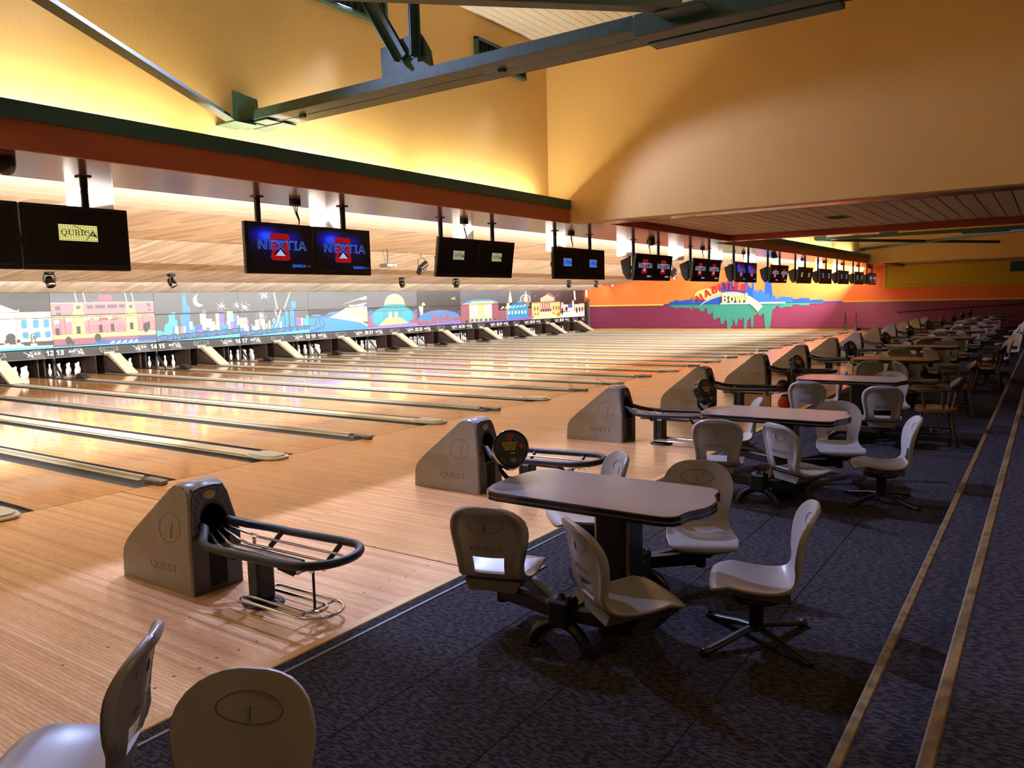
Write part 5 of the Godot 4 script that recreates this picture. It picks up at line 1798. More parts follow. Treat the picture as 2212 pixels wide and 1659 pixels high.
func make_keypad() -> Node3D:
	# round scoring keyboard on a bent tube; face looks along local +z
	var t := thing("score_keypad", "", "keypad")
	var s := S()
	tube(s, [Vector3(0.03, 0.72, -0.01), Vector3(-0.06, 0.73, -0.03), Vector3(-0.105, 0.78, -0.045), Vector3(-0.11, 0.84, -0.04), Vector3(-0.07, 0.90, -0.03)], 0.017, 8)
	obj("bent_arm", s, M.dark_steel, t)
	var xf := Transform3D(Basis(Vector3.UP, 0.12) * Basis(Vector3.RIGHT, -0.42), Vector3(-0.035, 0.935, 0.0))
	var holder := MeshInstance3D.new()
	holder.name = "housing"
	var rim := PackedVector2Array()
	for i in 32:
		var a := TAU * i / 32.0
		var y := sin(a)
		rim.append(Vector2(0.112 * cos(a) * (1.0 if y > -0.2 else 1.0 - 0.25 * (-y - 0.2)), 0.112 * y * (1.0 if y > 0 else 1.22)))
	s = S()
	prism(s, rim, 0.07, Transform3D(Basis(), Vector3(0, 0, -0.07)), true)
	var inn := PackedVector2Array()
	for q in rim: inn.append(q * 0.9)
	var ring := []
	for q in rim: ring.append(Vector3(q.x * 0.96, q.y * 0.96, 0.0))
	tube(s, ring, 0.0075, 6, true)
	holder.mesh = put(s)
	holder.material_override = M.black_gloss
	t.add_child(holder, true)
	holder.transform = xf
	s = S()
	prism(s, inn, 0.003, Transform3D(Basis(), Vector3.ZERO))
	obj("face_plate", s, M.pad_face, holder)
	s = S()
	for q in [[0.092, 0.0], [0.078, 0.0], [0.06, 0.25]]:
		var arc := []
		for i in 17:
			var a: float = -0.2 + q[1] + (PI + 0.4 - 2 * q[1]) * i / 16.0
			arc.append(Vector3(q[0] * cos(a), 0.005 + q[0] * sin(a), 0.0035))
		tube(s, arc, 0.0009, 4)
	for i in 5:
		for sg in [-1, 1]: bar(s, Vector3(sg * (0.045 + i * 0.009), -0.066, 0.0035), Vector3(sg * (0.038 + i * 0.006), -0.108 + i * 0.004, 0.0035), 0.0016, 0.001)
	obj("face_lines", s, M.pad_line, holder)
	for c in ["key_orange", "key_green", "key_yellow"]:
		var keys := []
		if c == "key_orange":
			for r in 4:
				for j in 4 - r: keys.append([(j - (3 - r) / 2.0) * 0.0115, 0.078 - r * 0.0135])
			for v in [[0.062, 0.016], [0.072, 0.007], [0.055, 0.005], [0.065, -0.004]]: keys.append(v)
		elif c == "key_green":
			for v in [[-0.034, 0.049], [-0.021, 0.050], [0.022, 0.053], [0.036, 0.053], [-0.018, -0.038], [0.042, -0.032]]: keys.append(v)
		else:
			for r in 4:
				for j in 9 - r: keys.append([(j - (8 - r) / 2.0) * 0.0115 - 0.008, 0.030 - r * 0.0145])
			for j in 3: keys.append([0.0 + j * 0.009, -0.038])
		for v in keys:
			var mk: Mesh = mesh_cache.get("key")
			if mk == null:
				s = S()
				box(s, Vector3.ZERO, Vector3(0.0088, 0.0095, 0.004), 0.001)
				mk = put(s)
				mesh_cache["key"] = mk
			var k := obj("key", mk, M[c], holder)
			k.position = Vector3(v[0], v[1], 0.004)
	s = S()
	lathe(s, [Vector2(0, 0.012), Vector2(0.018, 0.011), Vector2(0.021, 0.0)], 16, Transform3D(Basis(Vector3.RIGHT, PI / 2), Vector3(0.012, -0.085, 0.002)))
	obj("round_button", s, M.block_grey, holder)
	return t

func make_wood_chair() -> Node3D:
	var t := thing("captains_chair", "", "chair")
	var s := S()
	var seat := PackedVector2Array()
	for i in 28:
		var a := TAU * i / 28.0
		var c := cos(a)
		var d := sin(a)
		seat.append(Vector2(signf(c) * pow(absf(c), 0.55) * 0.235, signf(d) * pow(absf(d), 0.55) * 0.225))
	prism(s, seat, 0.035, Transform3D(Basis(Vector3.RIGHT, Vector3.BACK, Vector3.UP), Vector3(0, 0.425, 0)), true)
	obj("seat", s, M.oak_seat, t)
	var leg := [Vector2(0.013, 0.0), Vector2(0.019, 0.09), Vector2(0.023, 0.15), Vector2(0.017, 0.17), Vector2(0.024, 0.18), Vector2(0.018, 0.2), Vector2(0.026, 0.28), Vector2(0.024, 0.35), Vector2(0.015, 0.38), Vector2(0.02, 0.43)]
	var feet := []
	for sx in [-1, 1]:
		for sz in [-1, 1]:
			var top := Vector3(sx * 0.155, 0.43, sz * 0.15)
			var foot := Vector3(sx * 0.225, 0.0, sz * 0.215)
			feet.append(foot)
			s = S()
			lathe(s, leg, 10, Transform3D(Basis(Quaternion(Vector3.UP, (top - foot).normalized())), foot))
			obj("leg", s, M.oak, t)
	s = S()
	for sx in [-1, 1]:
		tube(s, [Vector3(sx * 0.198, 0.17, -0.19), Vector3(sx * 0.198, 0.17, 0.0), Vector3(sx * 0.198, 0.17, 0.19)], 0.012, 8)
	for z in [-0.04, 0.04]: tube(s, [Vector3(-0.2, 0.17, z), Vector3(0.2, 0.17, z)], 0.011, 8)
	obj("stretcher", s, M.oak, t)
	s = S()
	for i in 5:
		var pts := []
		for j in 9: pts.append(Vector3(-0.012 + i * 0.007, 0.17 + 0.017 * sin(TAU * j / 8.0), 0.053 * cos(TAU * j / 8.0)))
		tube(s, pts, 0.002, 4)
	obj("wire_binding", s, M.alu, t)
	# bent arm rail, crest and spindles; the open side looks along -z
	var rail := PackedVector2Array()
	var inner := []
	for i in 21:
		var a := PI * i / 20.0
		rail.append(Vector2(0.275 * cos(a), 0.03 + 0.235 * sin(a)))
	var outl := PackedVector2Array([Vector2(0.265, -0.2)])
	for q in rail: outl.append(q)
	outl.append(Vector2(-0.265, -0.2))
	outl.append(Vector2(-0.205, -0.21))
	for i in range(20, -1, -1): outl.append(Vector2(rail[i].x * 0.80, 0.03 + (rail[i].y - 0.03) * 0.80))
	outl.append(Vector2(0.205, -0.21))
	s = S()
	prism(s, outl, 0.03, Transform3D(Basis(Vector3.RIGHT, Vector3.BACK, Vector3.UP), Vector3(0, 0.665, 0)), true)
	obj("arm_rail", s, M.oak, t)
	s = S()
	for i in range(4, 16):
		var a := PI * i / 20.0
		var b := PI * (i + 1) / 20.0
		var ha := 0.05 + 0.085 * sin((i - 4) / 12.0 * PI)
		var hb := 0.05 + 0.085 * sin((i + 1 - 4) / 12.0 * PI)
		var f := func(ang: float, r: float, y: float) -> Vector3: return Vector3(0.275 * r * cos(ang), y, 0.03 + 0.235 * r * sin(ang))
		var ref: Vector3 = f.call((a + b) / 2, 0.92, 0.72)
		quad(s, f.call(a, 1.04, 0.69), f.call(b, 1.04, 0.69), f.call(b, 1.07, 0.69 + hb), f.call(a, 1.07, 0.69 + ha), ref)
		quad(s, f.call(a, 0.88, 0.69), f.call(b, 0.88, 0.69), f.call(b, 0.96, 0.69 + hb), f.call(a, 0.96, 0.69 + ha), ref + (ref - Vector3(0, 0.72, 0.03)) * 0.05)
		quad(s, f.call(a, 1.07, 0.69 + ha), f.call(b, 1.07, 0.69 + hb), f.call(b, 0.96, 0.69 + hb), f.call(a, 0.96, 0.69 + ha), ref)
	obj("crest", s, M.oak, t)
	for i in 9:
		var a := PI * (i * 0.1375 - 0.05)
		var top := Vector3(0.245 * cos(a), 0.67, 0.03 + 0.21 * sin(a))
		if i == 0 or i == 8: top.z = -0.14
		var foot := Vector3(top.x * 0.82, 0.455, (top.z - 0.03) * 0.84 + 0.02)
		s = S()
		var ln := top.distance_to(foot)
		lathe(s, [Vector2(0.010, 0), Vector2(0.015, ln * 0.25), Vector2(0.010, ln * 0.4), Vector2(0.017, ln * 0.6), Vector2(0.011, ln * 0.8), Vector2(0.012, ln)], 8, Transform3D(Basis(Quaternion(Vector3.UP, (top - foot).normalized())), foot))
		obj("spindle", s, M.oak, t)
	return t

func furniture() -> void:
	var tx := -2.07
	var chair := make_seat("bucket_chair", "chair")
	var table := make_table()
	var pad := make_keypad()
	var first := true
	var tablenames := ["table at the left edge", "nearest table", "second table", "third table", "fourth table", "fifth table", "sixth table", "seventh table", "eighth table", "ninth table", "tenth table", "eleventh table", "twelfth table"]
	var tones := {}
	var base := [[-0.45, 0.38, -0.28, -0.96], [0.35, 0.42, 0.62, -0.78], [-0.58, -0.80, -0.72, 0.69], [0.30, -0.74, 0.44, 0.90]]
	for k in range(-1, 11):
		var zt := -3.88 - P * k
		var nm: String = tablenames[k + 1]
		var tl := "grey laminate %s with dark rounded edge on a black pedestal" % nm
		var tt: Node3D
		var shift := 0.38 if k == -1 else 0.0
		var at := Vector3(tx, CY, zt + shift)
		if first:
			table.position = at
			table.set_meta("label", tl)
			table.set_meta("group", "seating tables")
			tt = table
		else: tt = dup(table, tl, at, 0.0, "seating tables")
		var where := ["near left seat", "near right seat", "far left seat", "far right seat"]
		var spots := []
		for q in 4:
			var b: Array = base[q]
			var d := Vector2(b[2], b[3])
			var pos := Vector2(b[0], b[1])
			if k == 1:
				pos += [Vector2(0.06, 0.0), Vector2(0.0, 0.0), Vector2(-0.1, -0.03), Vector2(0.12, 0.0)][q]
				d = d.rotated([0.05, -0.06, 0.35, 0.12][q])
			elif k == 2:
				pos += [Vector2(0.0, -0.03), Vector2(0.10, 0.12), Vector2(0.05, 0.0), Vector2(0.06, 0.0)][q]
				d = d.rotated([0.12, -0.85, 0.5, 0.2][q])
			elif k == -1:
				pos += Vector2(-0.03, 0.11)
			elif k > 2:
				pos += Vector2(rng.randf_range(-0.07, 0.07), rng.randf_range(-0.05, 0.05))
				d = d.rotated(rng.randf_range(-0.5, 0.4))
			spots.append([pos, d])
		if k == 10: spots.resize(2)
		for q in spots.size():
			var pos: Vector2 = spots[q][0]
			var d: Vector2 = spots[q][1]
			if not (k == -1 and q < 2):
				chair_at(chair, first, "grey moulded plastic bucket chair, %s of the %s" % [where[q], nm], Vector2(tx, zt) + pos, d, "bucket chairs fixed round the tables")
				first = false
		var arms := []
		for q in spots.size():
			var pos: Vector2 = spots[q][0]
			arm(tt, Vector3(0.0, 0.2, 0.46 if q < 2 else -0.46), Vector3(pos.x, 0.2, pos.y - shift))
		# keypads stand at the lane end of each table
		if k >= 0:
			var kl := "round black scoring keypad on a bent arm at the %s" % nm
			var kp := Vector3(tx - 0.66, CY, zt - 0.10)
			if k == 0:
				pad.position = kp
				pad.rotation.y = 0.62
				pad.set_meta("label", kl)
				pad.set_meta("group", "scoring keypads")
			else: dup(pad, kl, kp, 0.95 + 0.08 * (k % 3), "scoring keypads")
	# loose swivel stools on star bases
	var stool := make_seat("swivel_stool", "stool")
	var s := S()
	lathe(s, [Vector2(0.0, 0.268), Vector2(0.145, 0.268), Vector2(0.15, 0.262), Vector2(0.15, 0.245), Vector2(0.13, 0.235), Vector2(0.0, 0.235)], 24)
	obj("swivel_plate", s, M.dark_steel, stool)
	s = S()
	box(s, Vector3(0, 0.15, 0), Vector3(0.075, 0.19, 0.075), 0.012)
	obj("column", s, M.dark_steel, stool)
	for i in 4:
		var a := PI / 4 + i * PI / 2
		var d := Vector3(cos(a), 0, sin(a))
		s = S()
		s.set_smooth_group(1)
		tube(s, [d * 0.03 + Vector3(0, 0.075, 0), d * 0.12 + Vector3(0, 0.062, 0), d * 0.26 + Vector3(0, 0.032, 0), d * 0.36 + Vector3(0, 0.016, 0)], 0.024, 10, false, 0.62)
		obj("base_leg", s, M.dark_steel, stool)
		s = S()
		lathe(s, [Vector2(0.0, 0.038), Vector2(0.018, 0.034), Vector2(0.024, 0.018), Vector2(0.022, 0.0)], 10, Transform3D(Basis(), d * 0.36))
		obj("glide", s, M.dark_steel, stool)
	var st := [[-1.24, -4.05, -0.95, 0.30, "loose grey swivel stool with star base nearest the camera"], [-1.18, -7.42, -0.96, 0.28, "loose swivel stool behind the second table, beside the steps"], [-0.98, -17.5, -0.96, -0.1, "loose swivel stool just behind the farthest wooden armchair"], [-0.95, -19.9, -0.9, 0.35, "loose swivel stool facing left beyond the wooden armchairs"], [-0.85, -22.3, -0.75, 0.65, "loose swivel stool half hidden at the right edge, turned to the camera"], [-1.0, -25.4, -0.95, 0.2, "loose pale blue lit stool in the far bay by the steps"], [-0.95, -29.6, -0.9, 0.4, "tall looking far stool at the right edge near the guard rail"], [-1.0, -33.5, -0.95, 0.1, "farthest loose stool beside the steps"]]
	for i in st.size():
		var v: Array = st[i]
		chair_at(stool, i == 0, v[4], Vector2(v[0], v[1]), Vector2(v[2], v[3]), "loose swivel stools")
	var wc := make_wood_chair()
	var wl := [[-1.1, -10.55, -0.99, 0.15, "nearest brown wooden captain's chair behind the third table"], [-1.12, -13.1, -0.97, 0.25, "middle brown wooden captain's chair, behind the nearest wooden one"], [-0.92, -17.0, -0.99, 0.0, "farthest brown wooden captain's chair, standing alone by the steps"]]
	for i in 3:
		var v: Array = wl[i]
		chair_at(wc, i == 0, v[4], Vector2(v[0], v[1]), Vector2(v[2], v[3]), "wooden captain's chairs")

# ---------------------------------------------------------------- monitors and other things on the ceiling
func make_monitor(kind: int) -> Node3D:
	# face looks along +x; local z runs along the wall; origin at the middle of the back
	var t := thing("monitor", "", "monitor")
	var w := 1.0
	var h := 0.60
	var s := S()
	box(s, Vector3(0, 0, 0), Vector3(0.06, h, w - 0.006), 0.008)
	obj("housing", s, M.black_gloss if kind in [3, 8] else M.black, t)
	bx("rear_case", Vector3(-0.06, -0.02, 0), Vector3(0.09, h * 0.75, w * 0.8), M.black_matte, t, 0.02)
	bx("screen", Vector3(0.0295, 0.015, 0), Vector3(0.004, h - 0.09, w - 0.07), M.black_gloss if kind == 3 else M.screen_black, t)
	bx("bezel_line", Vector3(0.031, -h / 2 + 0.045, 0), Vector3(0.004, 0.003, w - 0.07), M.block_grey, t)
	bx("bezel_line", Vector3(0.031, h / 2 - 0.022, 0), Vector3(0.004, 0.002, w - 0.08), M.block_grey, t)
	var fx := 0.0325
	var logo := func(m: Material, y: float, ww: float, hh: float):
		var p := bx("picture", Vector3(fx, y, 0), Vector3(0.002, hh, ww), m, t)
		var g := S()
		for i in int(ww / 0.024): box(g, Vector3(fx + 0.0012, y, -ww / 2 + 0.012 + i * 0.024), Vector3(0.0006, hh, 0.0022))
		for i in int(hh / 0.024): box(g, Vector3(fx + 0.0012, y - hh / 2 + 0.012 + i * 0.024, 0), Vector3(0.0006, 0.0022, ww))
		obj("grid_lines", g, M.scr_grid, p)
		text("picture_lettering", "QUBICA", hh * 0.34, M.ink_black, p, face_x(Vector3(fx + 0.002, y, 0.0)), 0.001, 500, false, ww * 0.9, true)
		var c := S()
		for v in [[-0.12, 0.44, 0.48, -0.2], [0.48, -0.2, 0.38, 0.12], [0.38, 0.12, 0.18, -0.46], [0.28, -0.1, 0.48, -0.2]]:
			bar(c, Vector3(fx + 0.0026, y + v[1] * hh, -v[0] * ww), Vector3(fx + 0.0026, y + v[3] * hh, -v[2] * ww), 0.006, 0.001, 0.0, Vector3.RIGHT)
		obj("star_lines", c, M.ink_green, p)
	var nextia := func(letter: Material, red: Material, halo: bool):
		var n := 0.0
		if halo:
			obj("blue_glow", print_quad(Vector3(fx - 0.0006, 0.26, 0.46), Vector3(fx - 0.0006, 0.26, -0.46), Vector3(fx - 0.0006, -0.24, -0.46), Vector3(fx - 0.0006, -0.24, 0.46)), M.scr_halo, t)
		# red square frame crossed by an hourglass
		for q in [[-0.145, 0.145, 0.17, 0.10], [-0.145, 0.145, -0.15, -0.08]]:
			var g := S()
			prism(g, PackedVector2Array([Vector2(q[0] + 0.03, q[2]), Vector2(q[1] - 0.03, q[2]), Vector2(q[1], q[2] - signf(q[2]) * 0.03), Vector2(q[1] - 0.05, q[3]), Vector2(q[0] + 0.05, q[3]), Vector2(q[0], q[2] - signf(q[2]) * 0.03)]), 0.002, face_x(Vector3(fx, 0.01, 0.01)))
			obj("red_mark", g, red, t)
		for sg in [-1, 1]:
			var g := S()
			prism(g, PackedVector2Array([Vector2(sg * 0.145, 0.14), Vector2(sg * 0.10, 0.10), Vector2(sg * 0.02, 0.01), Vector2(sg * 0.10, -0.08), Vector2(sg * 0.145, -0.12), Vector2(sg * 0.115, 0.01)]), 0.002, face_x(Vector3(fx, 0.01, 0.01)))
			obj("red_mark", g, red, t)
			g = S()
			prism(g, PackedVector2Array([Vector2(0, sg * 0.02), Vector2(0.075, sg * 0.095), Vector2(-0.075, sg * 0.095)]), 0.002, face_x(Vector3(fx + 0.0008, 0.01 if sg < 0 else 0.0, 0.01)))
			obj("triangle_mark", g, M.scr_white if sg < 0 else letter, t)
		text("picture_lettering", "NEXTIA", 0.115, letter, t, face_x(Vector3(fx + 0.003, 0.04, -0.02)), 0.002, 700, false, 0.72)
		text("picture_lettering", "NEXTIA", 0.115, M.scr_steel, t, face_x(Vector3(fx + 0.0042, 0.044, -0.02)), 0.001, 300, false, 0.71)
		text("picture_lettering", "QUBICA", 0.034, letter, t, face_x(Vector3(fx + 0.001, -0.2, -0.26)), 0.002, 700, false, 0.2)
		text("picture_lettering", "AMF", 0.034, M.scr_steel, t, face_x(Vector3(fx + 0.001, -0.2, -0.41)), 0.002, 700, false, 0.09)
	match kind:
		0: logo.call(M.scr_cream, 0.05, 0.36, 0.15)
		2: logo.call(M.scr_pale, 0.04, 0.27, 0.135)
		3: logo.call(M.scr_blue, 0.02, 0.30, 0.15)
		1: nextia.call(M.scr_letter, M.scr_red, true)
		4: nextia.call(M.scr_white, M.scr_red, false)
		5: nextia.call(M.scr_letter, M.scr_red, true)
		6: logo.call(M.scr_pale, 0.02, 0.22, 0.15)
		7: logo.call(M.scr_blue, 0.03, 0.22, 0.18)
	return t

func overhead() -> void:
	mat("screen_black", Color(0.008, 0.008, 0.010), 0.3)
	mat("scr_grid", Color(0.35, 0.36, 0.22), 0.6)
	var halo := Image.create(128, 80, false, Image.FORMAT_RGB8)
	for y in 80:
		for x in 128:
			var a := exp(-(pow((x - 34) / 26.0, 2) + pow((y - 18) / 15.0, 2))) * 1.1 + exp(-(pow((x - 90) / 14.0, 2) + pow((y - 18) / 10.0, 2))) * 0.5 + exp(-(pow((x - 62) / 40.0, 2) + pow((y - 38) / 24.0, 2))) * 0.35
			var c := Color(0.01, 0.01, 0.014).lerp(Color(0.03, 0.12, 0.95), clampf(a, 0, 1)).lerp(Color(0.35, 0.6, 1.0), clampf(a - 0.75, 0, 0.6))
			halo.set_pixel(x, y, c)
	var hm := mat("scr_halo", Color(0.02, 0.02, 0.03), 0.3)
	hm.emission_enabled = true
	hm.emission = Color.BLACK
	hm.emission_texture = ImageTexture.create_from_image(halo)
	hm.emission_energy_multiplier = 0.9
	hm.texture_repeat = false
	var kinds := [0, 1, 2, 3, 4, 4, 5, 4, 6, 7, 7, 7, 4]
	var what := {0: "cream logo picture", 1: "bright blue and red logo picture", 2: "small pale logo picture on tilted black", 3: "glossy dark with small blue picture", 4: "dim red and white logo picture", 5: "vivid blue logo picture", 6: "small pale square picture", 7: "small blue square picture"}
	var protos := {}
	for k in 13:
		var zc := Z0 - P * k - 0.02
		var kind: int = kinds[k]
		var tilt := 0.14 if kind in [2, 4, 6] and k < 12 else 0.0
		var mt := thing("monitor_mount", "black two pole ceiling mount holding the %s pair of lane monitors" % nth(k), "mount", Vector3(-7.69, 0, zc), 0.0, "monitor mounts under the soffit")
		for e in [-0.68, 0.68]:
			var s := S()
			tube(s, [Vector3(-0.12, SY, e), Vector3(-0.12, 2.55, e)], 0.036, 10)
			obj("pole", s, M.black, mt)
			bx("ceiling_plate", Vector3(-0.12, SY - 0.006, e), Vector3(0.11, 0.012, 0.11), M.black, mt)
			bx("bracket", Vector3(-0.09, 2.72, e), Vector3(0.06, 0.3, 0.12), M.black_matte, mt)
		bx("crossbar", Vector3(-0.13, 2.72, 0), Vector3(0.05, 0.08, 1.6), M.black_matte, mt)
		for e in [1, -1]:
			if k == 0 and e == 1: pass
			var l := "black monitor with %s, %s of the %s pair" % [what[kind], "left" if e > 0 else "right", nth(k)]
			var at := Vector3(-7.67 + (0.03 if tilt > 0 else 0.0), 2.735, zc + e * 0.505)
			var m: Node3D
			if not protos.has(kind):
				m = make_monitor(kind)
				protos[kind] = m
				m.position = at
				m.set_meta("label", l)
				m.set_meta("group", "lane monitors")
			else: m = dup(protos[kind], l, at, 0.0, "lane monitors")
			m.rotation.z = -tilt
		if k >= 4:
			var s := S()
			prism(s, PackedVector2Array([Vector2(-0.30, 0.16), Vector2(-0.10, 0.24), Vector2(-0.06, 0.26), Vector2(-0.06, -0.26), Vector2(-0.14, -0.26), Vector2(-0.24, -0.12)]), 0.05, Transform3D(Basis(), Vector3(-7.70, 2.72, zc + 0.9)))
			tag(obj("rear_screen", s, M.black_matte), "black wedge shaped case behind the %s pair of monitors" % nth(k), "case", "cases behind the monitors")
		# socket box and cables
		var cb := thing("cable_box", "small black socket box with hanging cables above the %s monitor pair" % nth(k), "cable box", Vector3(-7.75, SY, zc + 0.16 - (0.2 if k > 3 else 0.0)), 0.0, "cable boxes under the soffit")
		bx("box", Vector3(0, -0.035, 0), Vector3(0.09, 0.07, 0.12), M.black, cb, 0.008)
		for j in 3:
			var s := S()
			var o := (j - 1) * 0.035
			tube(s, [Vector3(0, -0.06, o), Vector3(-0.01, -0.15, o * 0.4 - 0.02), Vector3(0.0, -0.24, o * 0.2 - 0.05), Vector3(-0.03, -0.37, -0.07 - o * 0.3)], 0.006, 5)
			obj("cable", s, M.black, cb)
	# white loudspeakers hung behind the soffit edge
	var sp := thing("loudspeaker", "", "speaker")
	var s := S()
	var trap := PackedVector2Array([Vector2(-0.14, -0.22), Vector2(0.14, -0.22), Vector2(0.14, 0.22), Vector2(-0.14, 0.22)])
	box(s, Vector3(0, 0, 0), Vector3(0.28, 0.30, 0.40), 0.02)
	obj("cabinet", s, M.white_box, sp)
	bx("grille", Vector3(0.142, 0.0, 0.0), Vector3(0.006, 0.27, 0.37), M.white_trim, sp, 0.004)
	bx("badge", Vector3(0.1465, -0.0, -0.02), Vector3(0.003, 0.02, 0.025), M.decal_tan, sp)
	s = S()
	tube(s, [Vector3(-0.02, 0.145, 0.06), Vector3(0, 0.22, 0.0), Vector3(0, 0.475, 0.0)], 0.006, 6)
	tube(s, [Vector3(-0.02, 0.15, -0.06), Vector3(0, 0.22, 0.0)], 0.006, 6)
	box(s, Vector3(0, 0.23, 0), Vector3(0.02, 0.05, 0.04), 0.004)
	obj("hanger", s, M.alu, sp)
	var zs := [-4.52, -7.85, -11.05, -14.2, -17.45, -20.6, -23.75, -27.0, -30.2, -33.6, -36.8, -40.2]
	for k in zs.size():
		var l := "white loudspeaker box hanging behind the soffit, %s from the camera" % nth(k)
		if k == 0:
			sp.position = Vector3(-8.62, 3.2, zs[k])
			sp.rotation.y = -0.15
			sp.set_meta("label", l)
			sp.set_meta("group", "hanging loudspeakers")
		else: dup(sp, l, Vector3(-8.62, 3.2, zs[k]), [0.0, 0.35, 0.9, 0.1, 0.0, -0.1, 0.0][k % 7], "hanging loudspeakers")
	# dome cameras
	var dc := thing("dome_camera", "", "camera")
	s = S()
	lathe(s, [Vector2(0.0, 0.0), Vector2(0.075, 0.0), Vector2(0.078, -0.07), Vector2(0.072, -0.10), Vector2(0.055, -0.135), Vector2(0.03, -0.152), Vector2(0.0, -0.157)], 18)
	obj("dome", s, M.pad_face, dc)
	s = S()
	lathe(s, [Vector2(0.0, 0.004), Vector2(0.018, 0.004), Vector2(0.026, 0.0), Vector2(0.026, -0.02)], 14, Transform3D(Basis(Vector3.BACK, -PI / 2) * Basis(Vector3.RIGHT, 0.4), Vector3(0.066, -0.10, 0.0)))
	obj("lens", s, M.block_grey, dc)
	var cl := ["dark dome camera at the left edge under the purple soffit", "dark dome camera between the poles of the fifth monitor pair", "dark dome camera beside the ninth monitor pair", "dark dome camera past the last monitor pair"]
	var cz := [-3.12, -16.3, -25.6, -41.6]
	for k in 4:
		if k == 0:
			dc.position = Vector3(-7.25, SY, cz[k])
			dc.set_meta("label", cl[k])
			dc.set_meta("group", "dome cameras")
		else: dup(dc, cl[k], Vector3(-7.4, SY, cz[k]), 0.4, "dome cameras")
	# small moving head lamps near the mask
	var mh := thing("moving_head", "", "stage light")
	s = S()
	lathe(s, [Vector2(0, 0.0), Vector2(0.12, 0.0), Vector2(0.125, -0.05), Vector2(0.10, -0.075), Vector2(0, -0.08)], 14)
	obj("base", s, M.black_gloss, mh)
	s = S()
	tube(s, [Vector3(0, -0.07, 0.13), Vector3(0, -0.2, 0.15), Vector3(0, -0.28, 0.13)], 0.025, 6)
	tube(s, [Vector3(0, -0.07, -0.13), Vector3(0, -0.2, -0.15), Vector3(0, -0.28, -0.13)], 0.025, 6)
	obj("yoke", s, M.black, mh)
	s = S()
	lathe(s, [Vector2(0.0, 0.14), Vector2(0.08, 0.12), Vector2(0.11, 0.02), Vector2(0.115, -0.12), Vector2(0.1, -0.14), Vector2(0.0, -0.13)], 14, Transform3D(Basis(Vector3.BACK, 0.5), Vector3(0.0, -0.24, 0)))
	obj("head", s, M.black_gloss, mh)
	s = S()
	lathe(s, [Vector2(0.118, -0.10), Vector2(0.118, -0.145), Vector2(0.10, -0.15)], 14, Transform3D(Basis(Vector3.BACK, 0.5), Vector3(0.0, -0.24, 0)))
	obj("chrome_ring", s, M.chrome, mh)
	var mz := [-10.1, -13.55, -23.6, -27.1, -36.9, -40.0]
	var ml := ["under the nearest monitor", "alone above the pink stadium", "above the teal dome", "just below the third monitor pair", "below the fourth monitor pair, left", "below the fourth monitor pair, right"]
	for k in 6:
		var l := "small black and chrome moving head lamp %s" % ml[k]
		var at := Vector3(-21.6, 3.075, mz[k])
		if k == 0:
			mh.position = at
			mh.set_meta("label", l)
			mh.set_meta("group", "moving head lamps")
		else: dup(mh, l, at, k * 0.7, "moving head lamps")
	# flat wash lights, fan and projector
	var wl := thing("wash_light", "", "stage light")
	var tb := Basis(Vector3.RIGHT, 0.5) * Basis(Vector3.BACK, -0.7)
	s = S()
	box(s, Vector3.ZERO, Vector3(0.16, 0.34, 0.42), 0.03, tb)
	obj("housing", s, M.black, wl)
	for j in 3:
		s = S()
		lathe(s, [Vector2(0, 0.012), Vector2(0.04, 0.01), Vector2(0.05, 0.0)], 12, Transform3D(tb * Basis(Vector3.BACK, -PI / 2), tb * Vector3(0.085, -0.02, (j - 1) * 0.12)))
		obj("lens", s, M.block_grey, wl)
	s = S()
	tube(s, [tb * Vector3(0, 0, 0.23), Vector3(-0.03, 0.28, 0.16), Vector3(-0.03, 0.33, 0.0), Vector3(-0.03, 0.28, -0.16), tb * Vector3(0, 0, -0.23)], 0.012, 6)
	tube(s, [Vector3(-0.03, 0.33, 0), Vector3(-0.03, 0.42, 0)], 0.014, 6)
	obj("yoke", s, M.dark_steel, wl)
	var wp := [[-16.4, 3.145, -18.9, "black flat wash light left of the third monitor pair"], [-14.6, 3.18, -34.6, "black flat wash light between the fifth and sixth monitor pairs"]]
	wl.position = Vector3(wp[0][0], wp[0][1], wp[0][2])
	wl.set_meta("label", wp[0][3])
	wl.set_meta("group", "wash lights")
	dup(wl, wp[1][3], Vector3(wp[1][0], wp[1][1], wp[1][2]), 0.5, "wash lights")
	var fn := thing("wall_fan", "round black fan hanging left of the vivid blue monitor pair", "fan", Vector3(-11.6, 3.1, -33.9))
	s = S()
	lathe(s, [Vector2(0, 0.06), Vector2(0.10, 0.05), Vector2(0.2, 0.02), Vector2(0.21, -0.03), Vector2(0.12, -0.08), Vector2(0, -0.1)], 18, Transform3D(Basis(Vector3.BACK, -PI / 2) * Basis(Vector3.RIGHT, 0.3), Vector3(0, 0, 0)))
	obj("cage", s, M.black, fn)
	bx("mount_bar", Vector3(0, 0.28, 0.0), Vector3(0.1, 0.07, 0.55), M.black, fn, 0.01)
	bx("stem", Vector3(0, 0.38, 0.0), Vector3(0.03, 0.35, 0.03), M.black, fn)
	var pj := thing("projector", "small grey projector on a thin ceiling rod beside the second monitor pair", "projector", Vector3(-15.6, 3.13, -16.5))
	s = S()
	box(s, Vector3.ZERO, Vector3(0.34, 0.10, 0.38), 0.02)
	obj("case", s, M.block_grey, pj)
	bx("vent", Vector3(0.172, 0.0, -0.06), Vector3(0.006, 0.05, 0.08), M.black, pj)
	s = S()
	tube(s, [Vector3(0, 0.05, 0), Vector3(0, 0.46, 0)], 0.018, 8)
	tube(s, [Vector3(0.03, 0.04, 0.12), Vector3(0.0, 0.3, 0.17), Vector3(0, 0.45, 0.18)], 0.006, 5)
	obj("rod", s, M.black, pj)
